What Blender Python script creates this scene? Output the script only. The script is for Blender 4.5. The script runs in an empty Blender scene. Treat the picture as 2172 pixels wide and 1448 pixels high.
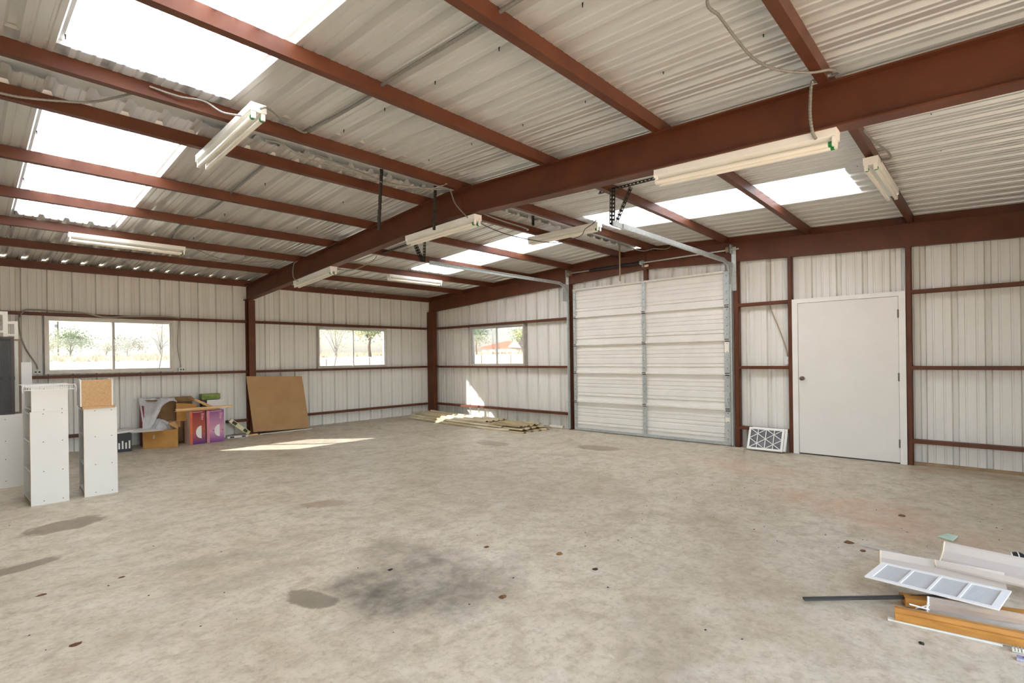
import bpy, math, random
from mathutils import Vector, Matrix
random.seed(7)
SC = bpy.context.scene
COL = SC.collection

# ------------------------------------------------------------------ camera
cam_data = bpy.data.cameras.new('camera')
cam = bpy.data.objects.new('camera', cam_data)
COL.objects.link(cam)
CAMP = Vector((8.64779, 10.94893, 1.47582))
YAW, PIT, ROL, FPX = 0.7546327, -0.0006106, -0.0137766, 1101.568
_F = Vector((-math.cos(YAW)*math.cos(PIT), -math.sin(YAW)*math.cos(PIT), math.sin(PIT)))
_R = _F.cross(Vector((0, 0, 1))).normalized()
_U = _R.cross(_F)
_R2 = _R*math.cos(ROL) + _U*math.sin(ROL)
_U2 = -_R*math.sin(ROL) + _U*math.cos(ROL)
cam.matrix_world = Matrix(((_R2.x, _U2.x, -_F.x, CAMP.x), (_R2.y, _U2.y, -_F.y, CAMP.y), (_R2.z, _U2.z, -_F.z, CAMP.z), (0, 0, 0, 1)))
cam_data.sensor_width = 36.0
cam_data.lens = FPX*36.0/2172.0
cam_data.shift_x = 4.83486/2172.0
cam_data.shift_y = 35.27662/2172.0
cam_data.clip_start = 0.02
cam_data.clip_end = 500
SC.camera = cam

# ------------------------------------------------------------------ sky, sun, exposure
SUN_EL = math.radians(29.8)
SUN_D = Vector((-math.cos(SUN_EL)*0.766, math.cos(SUN_EL)*0.643, -math.sin(SUN_EL)))   # travel direction
SUN_STRENGTH = 26.0
SKY_STRENGTH = 0.62
world = bpy.data.worlds.new('sky')
SC.world = world
world.use_nodes = True
wn = world.node_tree
wn.nodes.clear()
w_out = wn.nodes.new('ShaderNodeOutputWorld')
w_bg = wn.nodes.new('ShaderNodeBackground')
w_sky = wn.nodes.new('ShaderNodeTexSky')
w_sky.sky_type = 'NISHITA'
w_sky.sun_disc = False
w_sky.sun_elevation = SUN_EL
w_sky.sun_rotation = math.radians(135.0)
w_sky.air_density = 1.0
w_sky.dust_density = 1.8
w_hsv = wn.nodes.new('ShaderNodeHueSaturation')       # hazy, almost white sky
w_hsv.inputs['Saturation'].default_value = 0.62
wn.links.new(w_sky.outputs[0], w_hsv.inputs['Color'])
wn.links.new(w_hsv.outputs[0], w_bg.inputs[0])
w_bg.inputs[1].default_value = SKY_STRENGTH
wn.links.new(w_bg.outputs[0], w_out.inputs[0])
sun_data = bpy.data.lights.new('sun', 'SUN')
sun_data.energy = SUN_STRENGTH
sun_data.angle = math.radians(0.53)
sun_data.color = (1.0, 0.985, 0.955)
sun = bpy.data.objects.new('sun', sun_data)
COL.objects.link(sun)
sun.location = (14, -14, 14)
sun.rotation_euler = SUN_D.to_track_quat('-Z', 'Y').to_euler()
vs = SC.view_settings
vs.view_transform = 'Standard'
vs.look = 'None'
vs.gamma = 1.0
vs.use_curve_mapping = False
vs.exposure = 1.6
SC.cycles.max_bounces = 10
SC.cycles.diffuse_bounces = 6
SC.cycles.glossy_bounces = 4
SC.cycles.transmission_bounces = 8
SC.cycles.transparent_max_bounces = 12
SC.cycles.sample_clamp_indirect = 12.0
SC.cycles.use_denoising = True

# ------------------------------------------------------------------ materials
def lin(c):
    return tuple(((v/255.0)/12.92 if v/255.0 <= 0.04045 else ((v/255.0 + 0.055)/1.055)**2.4) for v in c)

MATS = {}
def mat(name, rgb, rough=0.6, metal=0.0, var=0.0, scale=6.0, rgb2=None, stretch=(1, 1, 1), bump=0.0, bscale=40.0, spec=0.5, transl=0.0, alpha=1.0, emit=0.0):
    if name in MATS:
        return MATS[name]
    m = bpy.data.materials.new(name)
    m.use_nodes = True
    nt = m.node_tree
    b = nt.nodes['Principled BSDF']
    c = lin(rgb) + (1.0,)
    b.inputs['Base Color'].default_value = c
    b.inputs['Roughness'].default_value = rough
    b.inputs['Metallic'].default_value = metal
    b.inputs['Specular IOR Level'].default_value = spec
    if rgb2 is None and var > 0:
        rgb2 = tuple(max(0, v*(1 - var)) for v in rgb)
    if rgb2 is not None or bump > 0:
        tc = nt.nodes.new('ShaderNodeTexCoord')
        mp = nt.nodes.new('ShaderNodeMapping')
        mp.inputs['Scale'].default_value = stretch
        nt.links.new(tc.outputs['Object'], mp.inputs['Vector'])
    if rgb2 is not None:
        nz = nt.nodes.new('ShaderNodeTexNoise')
        nz.inputs['Scale'].default_value = scale
        nz.inputs['Detail'].default_value = 6
        nz.inputs['Roughness'].default_value = 0.6
        nt.links.new(mp.outputs[0], nz.inputs['Vector'])
        rp = nt.nodes.new('ShaderNodeValToRGB')
        rp.color_ramp.elements[0].position = 0.35
        rp.color_ramp.elements[1].position = 0.65
        rp.color_ramp.elements[0].color = lin(rgb2) + (1,)
        rp.color_ramp.elements[1].color = c
        nt.links.new(nz.outputs['Fac'], rp.inputs[0])
        nt.links.new(rp.outputs[0], b.inputs['Base Color'])
    if bump > 0:
        nb = nt.nodes.new('ShaderNodeTexNoise')
        nb.inputs['Scale'].default_value = bscale
        nb.inputs['Detail'].default_value = 4
        nt.links.new(mp.outputs[0], nb.inputs['Vector'])
        bm = nt.nodes.new('ShaderNodeBump')
        bm.inputs['Strength'].default_value = bump
        bm.inputs['Distance'].default_value = 0.01
        nt.links.new(nb.outputs['Fac'], bm.inputs['Height'])
        nt.links.new(bm.outputs[0], b.inputs['Normal'])
    out = nt.nodes['Material Output']
    if transl > 0:
        tr = nt.nodes.new('ShaderNodeBsdfTranslucent')
        tr.inputs[0].default_value = c
        if rgb2 is not None:
            nt.links.new(rp.outputs[0], tr.inputs[0])
        mx = nt.nodes.new('ShaderNodeMixShader')
        mx.inputs[0].default_value = transl
        nt.links.new(b.outputs[0], mx.inputs[1])
        nt.links.new(tr.outputs[0], mx.inputs[2])
        nt.links.new(mx.outputs[0], out.inputs[0])
        b = mx
    if alpha < 1:
        tp = nt.nodes.new('ShaderNodeBsdfTransparent')
        mx2 = nt.nodes.new('ShaderNodeMixShader')
        mx2.inputs[0].default_value = alpha
        nt.links.new(tp.outputs[0], mx2.inputs[1])
        nt.links.new(b.outputs[0], mx2.inputs[2])
        nt.links.new(mx2.outputs[0], out.inputs[0])
    if emit > 0:
        pb = nt.nodes['Principled BSDF']
        pb.inputs['Emission Color'].default_value = c
        pb.inputs['Emission Strength'].default_value = emit
    MATS[name] = m
    return m

STEEL = mat('red_oxide_steel', (100, 55, 32), rough=0.5, rgb2=(86, 45, 26), scale=3.0, spec=0.4, bump=0.05, bscale=60)
ROOF = mat('galvalume_roof', (222, 221, 216), rough=0.36, metal=0.5, var=0.02, scale=0.7, spec=0.5)
WHITE = mat('white_paint', (232, 231, 226), rough=0.5, var=0.03, scale=3)
DOORW = mat('white_door_paint', (226, 224, 219), rough=0.38, var=0.02, scale=2)
GALV = mat('galvanised_steel', (198, 203, 201), rough=0.42, metal=0.5, rgb2=(176, 183, 182), scale=30)
DARKST = mat('dark_punched_steel', (78, 76, 70), rough=0.5, metal=0.5, var=0.2, scale=20)
BLACK = mat('black', (22, 22, 22), rough=0.5)
ALU = mat('aluminium_frame', (196, 192, 184), rough=0.45, metal=0.3, var=0.08)
CONDUIT = mat('grey_conduit', (150, 149, 142), rough=0.5, metal=0.3, var=0.1, scale=80)
CABLE = mat('grey_cable', (150, 146, 132), rough=0.6)
FIXW = mat('fixture_enamel', (244, 243, 236), rough=0.35, var=0.04, scale=4)
TUBE = mat('fluorescent_tube', (240, 236, 222), rough=0.2)
GREEN = mat('green_ring', (22, 120, 50), rough=0.4)
BRASS = mat('knob_metal', (120, 108, 92), rough=0.3, metal=0.9)

def wall_material(name, axis):
    # off-white painted sheet with brown vertical runs of dirt
    m = bpy.data.materials.new(name)
    m.use_nodes = True
    nt = m.node_tree
    b = nt.nodes['Principled BSDF']
    b.inputs['Roughness'].default_value = 0.45
    tc = nt.nodes.new('ShaderNodeTexCoord')
    mp = nt.nodes.new('ShaderNodeMapping')
    mp.inputs['Scale'].default_value = (9, 9, 0.35)
    nt.links.new(tc.outputs['Object'], mp.inputs[0])
    n1 = nt.nodes.new('ShaderNodeTexNoise')
    n1.inputs['Scale'].default_value = 1.0
    n1.inputs['Detail'].default_value = 5
    nt.links.new(mp.outputs[0], n1.inputs['Vector'])
    n2 = nt.nodes.new('ShaderNodeTexNoise')
    n2.inputs['Scale'].default_value = 1.1
    n2.inputs['Detail'].default_value = 3
    nt.links.new(tc.outputs['Object'], n2.inputs['Vector'])
    sep = nt.nodes.new('ShaderNodeSeparateXYZ')
    nt.links.new(tc.outputs['Object'], sep.inputs[0])
    hz = nt.nodes.new('ShaderNodeMapRange')           # dirt is thicker above the top rail
    hz.inputs[1].default_value = 2.0
    hz.inputs[2].default_value = 2.6
    hz.inputs[3].default_value = 0.10
    hz.inputs[4].default_value = 0.55
    nt.links.new(sep.outputs['Z'], hz.inputs[0])
    r1 = nt.nodes.new('ShaderNodeMapRange')
    r1.inputs[1].default_value = 0.45
    r1.inputs[2].default_value = 0.75
    nt.links.new(n1.outputs['Fac'], r1.inputs[0])
    mu = nt.nodes.new('ShaderNodeMath')
    mu.operation = 'MULTIPLY'
    nt.links.new(r1.outputs[0], mu.inputs[0])
    nt.links.new(hz.outputs[0], mu.inputs[1])
    mu2 = nt.nodes.new('ShaderNodeMath')
    mu2.operation = 'MULTIPLY'
    nt.links.new(mu.outputs[0], mu2.inputs[0])
    nt.links.new(n2.outputs['Fac'], mu2.inputs[1])
    mx = nt.nodes.new('ShaderNodeMixRGB')
    mx.inputs[1].default_value = lin((224, 223, 217)) + (1,)
    mx.inputs[2].default_value = lin((168, 146, 116)) + (1,)
    nt.links.new(mu2.outputs[0], mx.inputs[0])
    nt.links.new(mx.outputs[0], b.inputs['Base Color'])
    return m
WALL = wall_material('painted_wall_sheet', 0)

def skylight_material():
    m = bpy.data.materials.new('fibreglass_skylight')
    m.use_nodes = True
    nt = m.node_tree
    nt.nodes.remove(nt.nodes['Principled BSDF'])
    d = nt.nodes.new('ShaderNodeBsdfDiffuse')
    t = nt.nodes.new('ShaderNodeBsdfTranslucent')
    d.inputs[0].default_value = (0.8, 0.8, 0.8, 1)
    t.inputs[0].default_value = (0.9, 0.9, 0.92, 1)
    mx = nt.nodes.new('ShaderNodeMixShader')
    mx.inputs[0].default_value = 0.34
    nt.links.new(d.outputs[0], mx.inputs[1])
    nt.links.new(t.outputs[0], mx.inputs[2])
    nt.links.new(mx.outputs[0], nt.nodes['Material Output'].inputs[0])
    return m
SKYL = skylight_material()

def glass_material(name, tint, haze):
    m = bpy.data.materials.new(name)
    m.use_nodes = True
    nt = m.node_tree
    nt.nodes.remove(nt.nodes['Principled BSDF'])
    t = nt.nodes.new('ShaderNodeBsdfTransparent')
    t.inputs[0].default_value = tint + (1,)
    d = nt.nodes.new('ShaderNodeBsdfTranslucent')
    d.inputs[0].default_value = (0.8, 0.8, 0.78, 1)
    g = nt.nodes.new('ShaderNodeBsdfGlossy')
    g.inputs['Roughness'].default_value = 0.03
    m1 = nt.nodes.new('ShaderNodeMixShader')
    m1.inputs[0].default_value = haze
    nt.links.new(t.outputs[0], m1.inputs[1])
    nt.links.new(d.outputs[0], m1.inputs[2])
    m2 = nt.nodes.new('ShaderNodeMixShader')
    m2.inputs[0].default_value = 0.04
    nt.links.new(m1.outputs[0], m2.inputs[1])
    nt.links.new(g.outputs[0], m2.inputs[2])
    nt.links.new(m2.outputs[0], nt.nodes['Material Output'].inputs[0])
    return m
GLASS = glass_material('window_glass', (0.42, 0.42, 0.42), 0.004)
GLASSD = glass_material('dusty_window_glass', (0.38, 0.38, 0.38), 0.018)

# ------------------------------------------------------------------ mesh helpers
ORG = {}
class MB:
    def __init__(self):
        self.v = []; self.f = []; self.m = []
    def add(self, vs_, fs, m=0):
        o = len(self.v)
        self.v += [Vector(p) for p in vs_]
        self.f += [tuple(i + o for i in f) for f in fs]
        self.m += [m]*len(fs)
        return self
    def obox(self, o, a, b, c, m=0):
        o, a, b, c = Vector(o), Vector(a), Vector(b), Vector(c)
        p = [o, o+a, o+a+b, o+b, o+c, o+a+c, o+a+b+c, o+b+c]
        fs = [(0, 3, 2, 1), (4, 5, 6, 7), (0, 1, 5, 4), (1, 2, 6, 5), (2, 3, 7, 6), (3, 0, 4, 7)]
        if a.cross(b).dot(c) < 0:
            fs = [tuple(reversed(f)) for f in fs]
        return self.add(p, fs, m)
    def box(self, x0, x1, y0, y1, z0, z1, m=0):
        return self.obox((x0, y0, z0), (x1-x0, 0, 0), (0, y1-y0, 0), (0, 0, z1-z0), m)
    def bar(self, p0, p1, w, h, up=(0, 0, 1), m=0):
        p0, p1, up = Vector(p0), Vector(p1), Vector(up)
        d = p1-p0
        s = d.cross(up).normalized()
        u = s.cross(d).normalized()
        return self.obox(p0 - s*w/2 - u*h/2, d, s*w, u*h, m)
    def tube(self, pts, r, n=8, m=0, cap=True):
        pts = [Vector(p) for p in pts]
        o = len(self.v)
        prev = None
        for i, p in enumerate(pts):
            t = (pts[min(i+1, len(pts)-1)] - pts[max(i-1, 0)]).normalized()
            if prev is None:
                a = Vector((0, 0, 1)) if abs(t.z) < 0.9 else Vector((1, 0, 0))
                prev = t.cross(a).normalized()
            prev = (prev - t*prev.dot(t)).normalized()
            q = t.cross(prev)
            rr = r[i] if isinstance(r, (list, tuple)) else r
            for k in range(n):
                a = 2*math.pi*k/n
                self.v.append(p + prev*math.cos(a)*rr + q*math.sin(a)*rr)
        for i in range(len(pts)-1):
            for k in range(n):
                k2 = (k+1) % n
                self.f.append((o+i*n+k, o+i*n+k2, o+(i+1)*n+k2, o+(i+1)*n+k))
                self.m.append(m)
        if cap:
            self.f.append(tuple(o+k for k in reversed(range(n)))); self.m.append(m)
            e = o+(len(pts)-1)*n
            self.f.append(tuple(e+k for k in range(n))); self.m.append(m)
        return self
    def extrude(self, prof, p0, p1, ux, uy, m=0):
        # closed 2d outline swept from p0 to p1
        p0, p1, ux, uy = Vector(p0), Vector(p1), Vector(ux), Vector(uy)
        n = len(prof)
        A = [p0 + ux*a + uy*b for a, b in prof]
        B = [p1 + ux*a + uy*b for a, b in prof]
        fs = [(i, (i+1) % n, n+(i+1) % n, n+i) for i in range(n)]
        fs += [tuple(reversed(range(n))), tuple(range(n, 2*n))]
        area = sum(prof[i][0]*prof[(i+1) % n][1]-prof[(i+1) % n][0]*prof[i][1] for i in range(n))
        if area*ux.cross(uy).dot(p1-p0) < 0:
            fs = [tuple(reversed(f)) for f in fs]
        return self.add(A+B, fs, m)
    def quad(self, a, b, c, d, m=0):
        return self.add([a, b, c, d], [(0, 1, 2, 3)], m)
    def build(self, name, mats, parent=None, smooth=False, local=False):
        if not isinstance(mats, (list, tuple)):
            mats = [mats]
        org = Vector((0, 0, 0)) if (parent is None or local) else ORG.get(parent.name, Vector((0, 0, 0)))
        me = bpy.data.meshes.new(name)
        me.from_pydata([tuple(p-org) for p in self.v], [], self.f)
        for mm in mats:
            me.materials.append(mm)
        if len(mats) > 1:
            me.polygons.foreach_set('material_index', self.m)
        if smooth:
            me.polygons.foreach_set('use_smooth', [True]*len(self.f))
        me.update()
        o = bpy.data.objects.new(name, me)
        COL.objects.link(o)
        if parent is not None:
            o.parent = parent
            ORG[o.name] = org
        return o

def tag(o, label=None, cat=None, group=None, kind=None):
    if label: o['label'] = label
    if cat: o['category'] = cat
    if group: o['group'] = group
    if kind: o['kind'] = kind
    return o
def thing(name, label, cat, loc=(0, 0, 0), rotz=0.0, group=None, kind=None):
    o = bpy.data.objects.new(name, None)
    COL.objects.link(o)
    o.empty_display_size = 0.1
    o.location = loc
    o.rotation_euler = (0, 0, rotz)
    ORG[o.name] = Vector(loc)
    return tag(o, label, cat, group, kind)
def copy_tree(o, parent=None):
    c = o.copy()
    COL.objects.link(c)
    c.parent = parent
    for ch in list(o.children):
        copy_tree(ch, c)
    return c
def smooth_path(pts, n=6):
    pts = [Vector(p) for p in pts]
    out = []
    for i in range(len(pts)-1):
        p0 = pts[max(i-1, 0)]; p1 = pts[i]; p2 = pts[i+1]; p3 = pts[min(i+2, len(pts)-1)]
        for k in range(n):
            t = k/n
            out.append(0.5*((2*p1)+(p2-p0)*t+(2*p0-5*p1+4*p2-p3)*t*t+(3*p1-p0-3*p2+p3)*t**3))
    out.append(pts[-1])
    return out

# ------------------------------------------------------------------ building dimensions
LX, LY = 9.45, 12.56          # inside length (x) and width (y)
YR = 6.28                     # ridge line
def zt(x, y):                 # top of rafters = underside of purlins
    b = 3.352 - (0.0565*(YR-y) if y < YR else 0.0490*(y-YR))
    return b + min(max(x/4.7, 0), 1)*(0.0098*y - 0.01)
def zp(x, y): return zt(x, y) + 0.10      # underside of roof sheets
def fz(y): return 0.05*max(0.0, 1 - y/2.2)

# ------------------------------------------------------------------ floor
def floor_material():
    m = bpy.data.materials.new('stained_concrete')
    m.use_nodes = True
    nt = m.node_tree
    N, Lk = nt.nodes, nt.links
    b = N['Principled BSDF']
    tc = N.new('ShaderNodeTexCoord')
    co = tc.outputs['Object']
    def noise(scale, detail=5, rough=0.6, vec=co, st=None):
        n = N.new('ShaderNodeTexNoise')
        n.inputs['Scale'].default_value = scale
        n.inputs['Detail'].default_value = detail
        n.inputs['Roughness'].default_value = rough
        if st:
            mp = N.new('ShaderNodeMapping')
            mp.inputs['Scale'].default_value = st
            Lk.new(vec, mp.inputs[0]); vec = mp.outputs[0]
        Lk.new(vec, n.inputs['Vector'])
        return n
    def rng(sock, a, b_, c=0.0, d=1.0):
        r = N.new('ShaderNodeMapRange')
        r.inputs[1].default_value = a; r.inputs[2].default_value = b_
        r.inputs[3].default_value = c; r.inputs[4].default_value = d
        Lk.new(sock, r.inputs[0])
        return r.outputs[0]
    def mixc(fac, c1, c2):
        x = N.new('ShaderNodeMixRGB')
        if isinstance(fac, float): x.inputs[0].default_value = fac
        else: Lk.new(fac, x.inputs[0])
        for i, c in ((1, c1), (2, c2)):
            if isinstance(c, tuple): x.inputs[i].default_value = lin(c)+(1,)
            else: Lk.new(c, x.inputs[i])
        return x.outputs[0]
    def mul(a, b_):
        x = N.new('ShaderNodeMath'); x.operation = 'MULTIPLY'
        for i, s in ((0, a), (1, b_)):
            if isinstance(s, float): x.inputs[i].default_value = s
            else: Lk.new(s, x.inputs[i])
        return x.outputs[0]
    big = noise(0.55, 4)
    mid = noise(2.3, 8, 0.68)
    fine = noise(26, 6, 0.7)
    col = mixc(rng(big.outputs[0], 0.35, 0.65), (200, 188, 166), (213, 203, 184))
    col = mixc(rng(mid.outputs[0], 0.47, 0.72, 0, 0.62), col, (164, 151, 128))
    col = mixc(rng(noise(8.0, 8, 0.72, st=(1, 1, 1)).outputs[0], 0.46, 0.66, 0, 0.7), col, (160, 146, 122))
    col = mixc(rng(noise(3.1, 6, 0.6, st=(1, 1, 1)).outputs[0], 0.56, 0.72, 0, 0.55), col, (216, 211, 198))
    col = mixc(rng(fine.outputs[0], 0.5, 0.7, 0, 0.5), col, (138, 124, 102))
    col = mixc(rng(noise(14, 6, 0.75).outputs[0], 0.58, 0.7, 0, 0.5), col, (222, 216, 204))
    spk = noise(90, 3, 0.8)
    col = mixc(rng(spk.outputs[0], 0.66, 0.72, 0, 0.5), col, (96, 84, 70))
    # stains and two patches of painted warm glow, each with its own shape: x, y, rx, ry, angle, colour, strength, softness
    wob = noise(1.9, 6, 0.62)
    wob2 = noise(7.0, 5, 0.65)
    stains_and_glow = [
        (7.93, 4.72, 0.36, 0.20, 10, (122, 104, 82), 0.8, 0.25),
        (8.33, 5.75, 0.30, 0.10, 15, (120, 108, 90), 0.75, 0.3),
        (7.16, 7.85, 0.10, 0.22, 15, (126, 116, 102), 0.8, 0.25),
        (6.58, 8.08, 0.80, 0.52, 55, (118, 111, 100), 0.85, 0.6),
        (6.84, 8.12, 0.28, 0.42, 10, (84, 79, 72), 0.75, 0.6),
        (6.20, 8.55, 0.55, 0.20, 35, (122, 112, 98), 0.55, 0.6),
        (6.45, 7.45, 0.40, 0.16, 20, (140, 130, 114), 0.5, 0.6),
        (7.35, 6.70, 0.60, 0.14, -25, (150, 138, 120), 0.5, 0.6),
        (7.55, 7.20, 0.45, 0.18, 5, (152, 142, 126), 0.45, 0.6),
        (6.05, 5.90, 0.30, 0.14, -35, (150, 126, 98), 0.6, 0.5),
        (1.55, 6.25, 0.22, 0.44, 15, (140, 122, 98), 0.8, 0.2),
        (2.34, 4.60, 0.20, 0.38, 10, (150, 134, 112), 0.7, 0.25),
        (5.30, 9.90, 0.70, 0.30, 40, (158, 140, 114), 0.6, 0.8),
        (4.20, 9.30, 0.80, 0.35, 45, (160, 142, 116), 0.5, 0.8),
        (6.10, 9.60, 0.50, 0.25, 30, (142, 128, 108), 0.5, 0.8),
        (2.9, 10.1, 1.1, 0.55, 60, (206, 160, 124), 0.6, 0.9),  # warm light on the floor, painted as an orange patch
        (1.6, 8.6, 1.0, 0.45, 70, (208, 168, 132), 0.4, 0.9),  # second orange patch of the same painted glow
        (0.35, 10.6, 0.22, 0.70, 0, (176, 136, 92), 0.7, 0.6),
        (3.6, 7.6, 0.9, 0.30, 55, (168, 150, 126), 0.5, 0.8),
    ]
    for (x, y, rx, ry, ang, c, st, soft) in stains_and_glow:
        mp = N.new('ShaderNodeMapping')
        mp.vector_type = 'TEXTURE'
        mp.inputs['Location'].default_value = (x, y, 0)
        mp.inputs['Rotation'].default_value = (0, 0, math.radians(ang))
        mp.inputs['Scale'].default_value = (rx, ry, 1000)
        Lk.new(co, mp.inputs[0])
        ln = N.new('ShaderNodeVectorMath'); ln.operation = 'LENGTH'
        Lk.new(mp.outputs[0], ln.inputs[0])
        ad = N.new('ShaderNodeMath'); ad.operation = 'MULTIPLY_ADD'
        Lk.new(wob.outputs[0], ad.inputs[0]); ad.inputs[1].default_value = 1.4
        Lk.new(ln.outputs['Value'], ad.inputs[2])
        ad2 = N.new('ShaderNodeMath'); ad2.operation = 'MULTIPLY_ADD'
        Lk.new(wob2.outputs[0], ad2.inputs[0]); ad2.inputs[1].default_value = 0.8
        Lk.new(ad.outputs[0], ad2.inputs[2])
        f = rng(ad2.outputs[0], 2.05+soft*0.3, 2.05-soft*0.5, 0, st)
        if soft > 0.5:
            f = mul(f, rng(mid.outputs[0], 0.36, 0.6, 0.35, 1.0))
            f = mul(f, rng(wob2.outputs[0], 0.35, 0.6, 0.5, 1.0))
        col = mixc(f, col, c)
    Lk.new(col, b.inputs['Base Color'])
    rr = rng(mid.outputs[0], 0.3, 0.7, 0.34, 0.55)
    Lk.new(rr, b.inputs['Roughness'])
    b.inputs['Specular IOR Level'].default_value = 0.45
    bm = N.new('ShaderNodeBump')
    bm.inputs['Strength'].default_value = 0.12
    bm.inputs['Distance'].default_value = 0.004
    Lk.new(fine.outputs[0], bm.inputs['Height'])
    Lk.new(bm.outputs[0], b.inputs['Normal'])
    return m
CONC = floor_material()
b = MB()
ys = [-0.06, 0.0, 2.2, LY+0.06]
for i in range(3):
    b.quad((-0.06, ys[i], fz(max(ys[i], 0))), (LX+0.06, ys[i], fz(max(ys[i], 0))), (LX+0.06, ys[i+1], fz(ys[i+1])), (-0.06, ys[i+1], fz(ys[i+1])))
fl = b.build('floor', CONC)
tag(fl, 'stained grey concrete floor slab of the workshop', 'floor', kind='structure')

# ------------------------------------------------------------------ ribbed sheets
def rib_profile(pitch, n, hw0, hw1, h, mw, mh):
    # list of (s, height) over n pitches, ribs centred on multiples of pitch, half a rib at both ends
    pts = []
    for k in range(n):
        s = k*pitch
        pts += [(s, h), (s+hw1, h), (s+hw0, 0)]
        for q in (1/3, 2/3):
            c = s+pitch*q
            pts += [(c-mw, 0), (c-mw*0.5, mh), (c+mw*0.5, mh), (c+mw, 0)]
        pts += [(s+pitch-hw0, 0), (s+pitch-hw1, h)]
    pts.append((n*pitch, h))
    return pts

ceiling = thing('ceiling', 'ribbed metal roof underside with red steel purlins', 'ceiling', (4.7, YR, 0), kind='structure')
RP = 0.2355
X0R = 5.578
def roof_sheet(xa, n, y0, y1, material, name, lift=0.0):
    b = MB()
    prof = rib_profile(RP, n, 0.038, 0.020, 0.040, 0.012, 0.009)
    for (s0, h0), (s1, h1) in zip(prof[:-1], prof[1:]):
        a0, a1 = xa+s0, xa+s1
        b.quad((a0, y0, zp(a0, y0)+h0+lift), (a1, y0, zp(a1, y0)+h1+lift), (a1, y1, zp(a1, y1)+h1+lift), (a0, y1, zp(a0, y1)+h0+lift))
    o = b.build(name, material, ceiling)
    return o
k0 = -24
for j in range(11):
    ka = k0 + 4*j - 0
    xa = X0R + RP*(ka+0) - RP*1     # sheet edges fall on the skylight laps
    sky = abs(xa - 1.5745) < 0.12 or abs(xa - 7.2265) < 0.12
    if xa > LX + 0.1: continue
    if sky:
        roof_sheet(xa, 4, -0.18, 2.52, ROOF, 'roof_panel')
        roof_sheet(xa, 4, 2.52, 6.05, SKYL, 'skylight_panel')
        roof_sheet(xa, 4, 6.43, 9.84, SKYL, 'skylight_panel')
        roof_sheet(xa, 4, 9.84, LY+0.2, ROOF, 'roof_panel')
    else:
        roof_sheet(xa, 4, -0.18, 6.05, ROOF, 'roof_panel')
        roof_sheet(xa, 4, 6.43, LY+0.2, ROOF, 'roof_panel')
# ridge cap over the open ridge slot
b = MB()
for x0, x1 in ((-0.1, 4.7), (4.7, LX+0.1)):
    rows = []
    for (y, dz) in ((5.80, 0.004), (5.82, 0.038), (6.10, 0.050), (YR, 0.085), (6.42, 0.050), (6.64, 0.038), (6.66, 0.004)):
        rows.append([(x0, y, zp(x0, y)+dz), (x1, y, zp(x1, y)+dz)])
    for r0, r1 in zip(rows[:-1], rows[1:]):
        b.quad(r0[0], r0[1], r1[1], r1[0])
b.build('ridge_cap', ROOF, ceiling)

# lap screws poking through the sheet laps
SCREWT = mat('screw_tip', (40, 38, 36), rough=0.5)
sb = MB(); sb.tube([(0, 0, 0.036), (0, 0, 0.004)], [0.006, 0.003], 5)
first = None
for xk in (2.516, 3.458, 4.40, 5.342, 6.284, 8.168):
    for yk in [5.03-0.64*q for q in range(7)]+[6.75+0.64*q for q in range(7)]:
        if first is None:
            first = sb.build('lap_screw', SCREWT, ceiling, local=True); o = first
        else:
            o = first.copy(); COL.objects.link(o)
        o.location = Vector((xk, yk, zp(xk, yk)))-ORG[ceiling.name]

# purlins: thin C sections, web towards +y
PUR = [1.25, 2.33, 3.46, 4.59, 5.78, 6.45, 7.72, 8.91, 10.10, 11.3]
def c_purlin(x0, x1, y, name='purlin', w=0.062, h=0.10, parent=ceiling):
    b = MB()
    t = 0.004
    # outline in (y, z): web at y+w, flanges pointing to -y, small lips
    prof = [(0, 0), (w, 0), (w, h), (0, h), (0, h-0.016), (t, h-0.016), (t, h-t), (w-t, h-t), (w-t, t), (t, t), (t, 0.016), (0, 0.016)]
    def P(x, a, bz): return Vector((x, y+a, zt(x, y)+bz))
    n = len(prof)
    A = [P(x0, a, c) for a, c in prof]; B = [P(x1, a, c) for a, c in prof]
    fs = [(i, (i+1) % n, n+(i+1) % n, n+i) for i in range(n)] + [tuple(range(n))[::-1], tuple(range(n, 2*n))]
    b.add(A+B, fs)
    return b.build(name, STEEL, parent)
for y in PUR:
    c_purlin(0.02, 4.66, y)
    c_purlin(4.66, LX-0.02, y)
# eave struts
b = MB(); b.box(0.02, LX-0.02, 0.012, 0.10, 2.965, 3.075); b.build('eave_strut', STEEL, ceiling)
b = MB(); b.box(0.02, LX-0.02, LY-0.10, LY-0.012, 2.99, 3.10); b.build('eave_strut', STEEL, ceiling)

# ------------------------------------------------------------------ rafters
def rafter(name, x0, x1, flange, web_x, label, ys, depth=0.305, mid_plate=False):
    t = thing(name, label, 'beam', ((x0+x1)/2, YR, 0), kind='structure')
    for part in ('top_flange', 'web', 'bottom_flange'):
        b = MB()
        for ya, yb in zip(ys[:-1], ys[1:]):
            xm = (x0+x1)/2
            za, zb = zt(xm, ya), zt(xm, yb)
            if part == 'top_flange': xa, xb, lo, hi = x0, x1, -0.012, 0.0
            elif part == 'bottom_flange': xa, xb, lo, hi = x0, x1, -depth, -depth+0.012
            else: xa, xb, lo, hi = web_x[0], web_x[1], -depth+0.012, -0.012
            p = [(xa, ya, za+lo), (xb, ya, za+lo), (xb, ya, za+hi), (xa, ya, za+hi), (xa, yb, zb+lo), (xb, yb, zb+lo), (xb, yb, zb+hi), (xa, yb, zb+hi)]
            b.add(p, [(0, 1, 2, 3), (7, 6, 5, 4), (0, 4, 5, 1), (1, 5, 6, 2), (2, 6, 7, 3), (3, 7, 4, 0)])
        b.build(part, STEEL, t)
    return t
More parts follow.
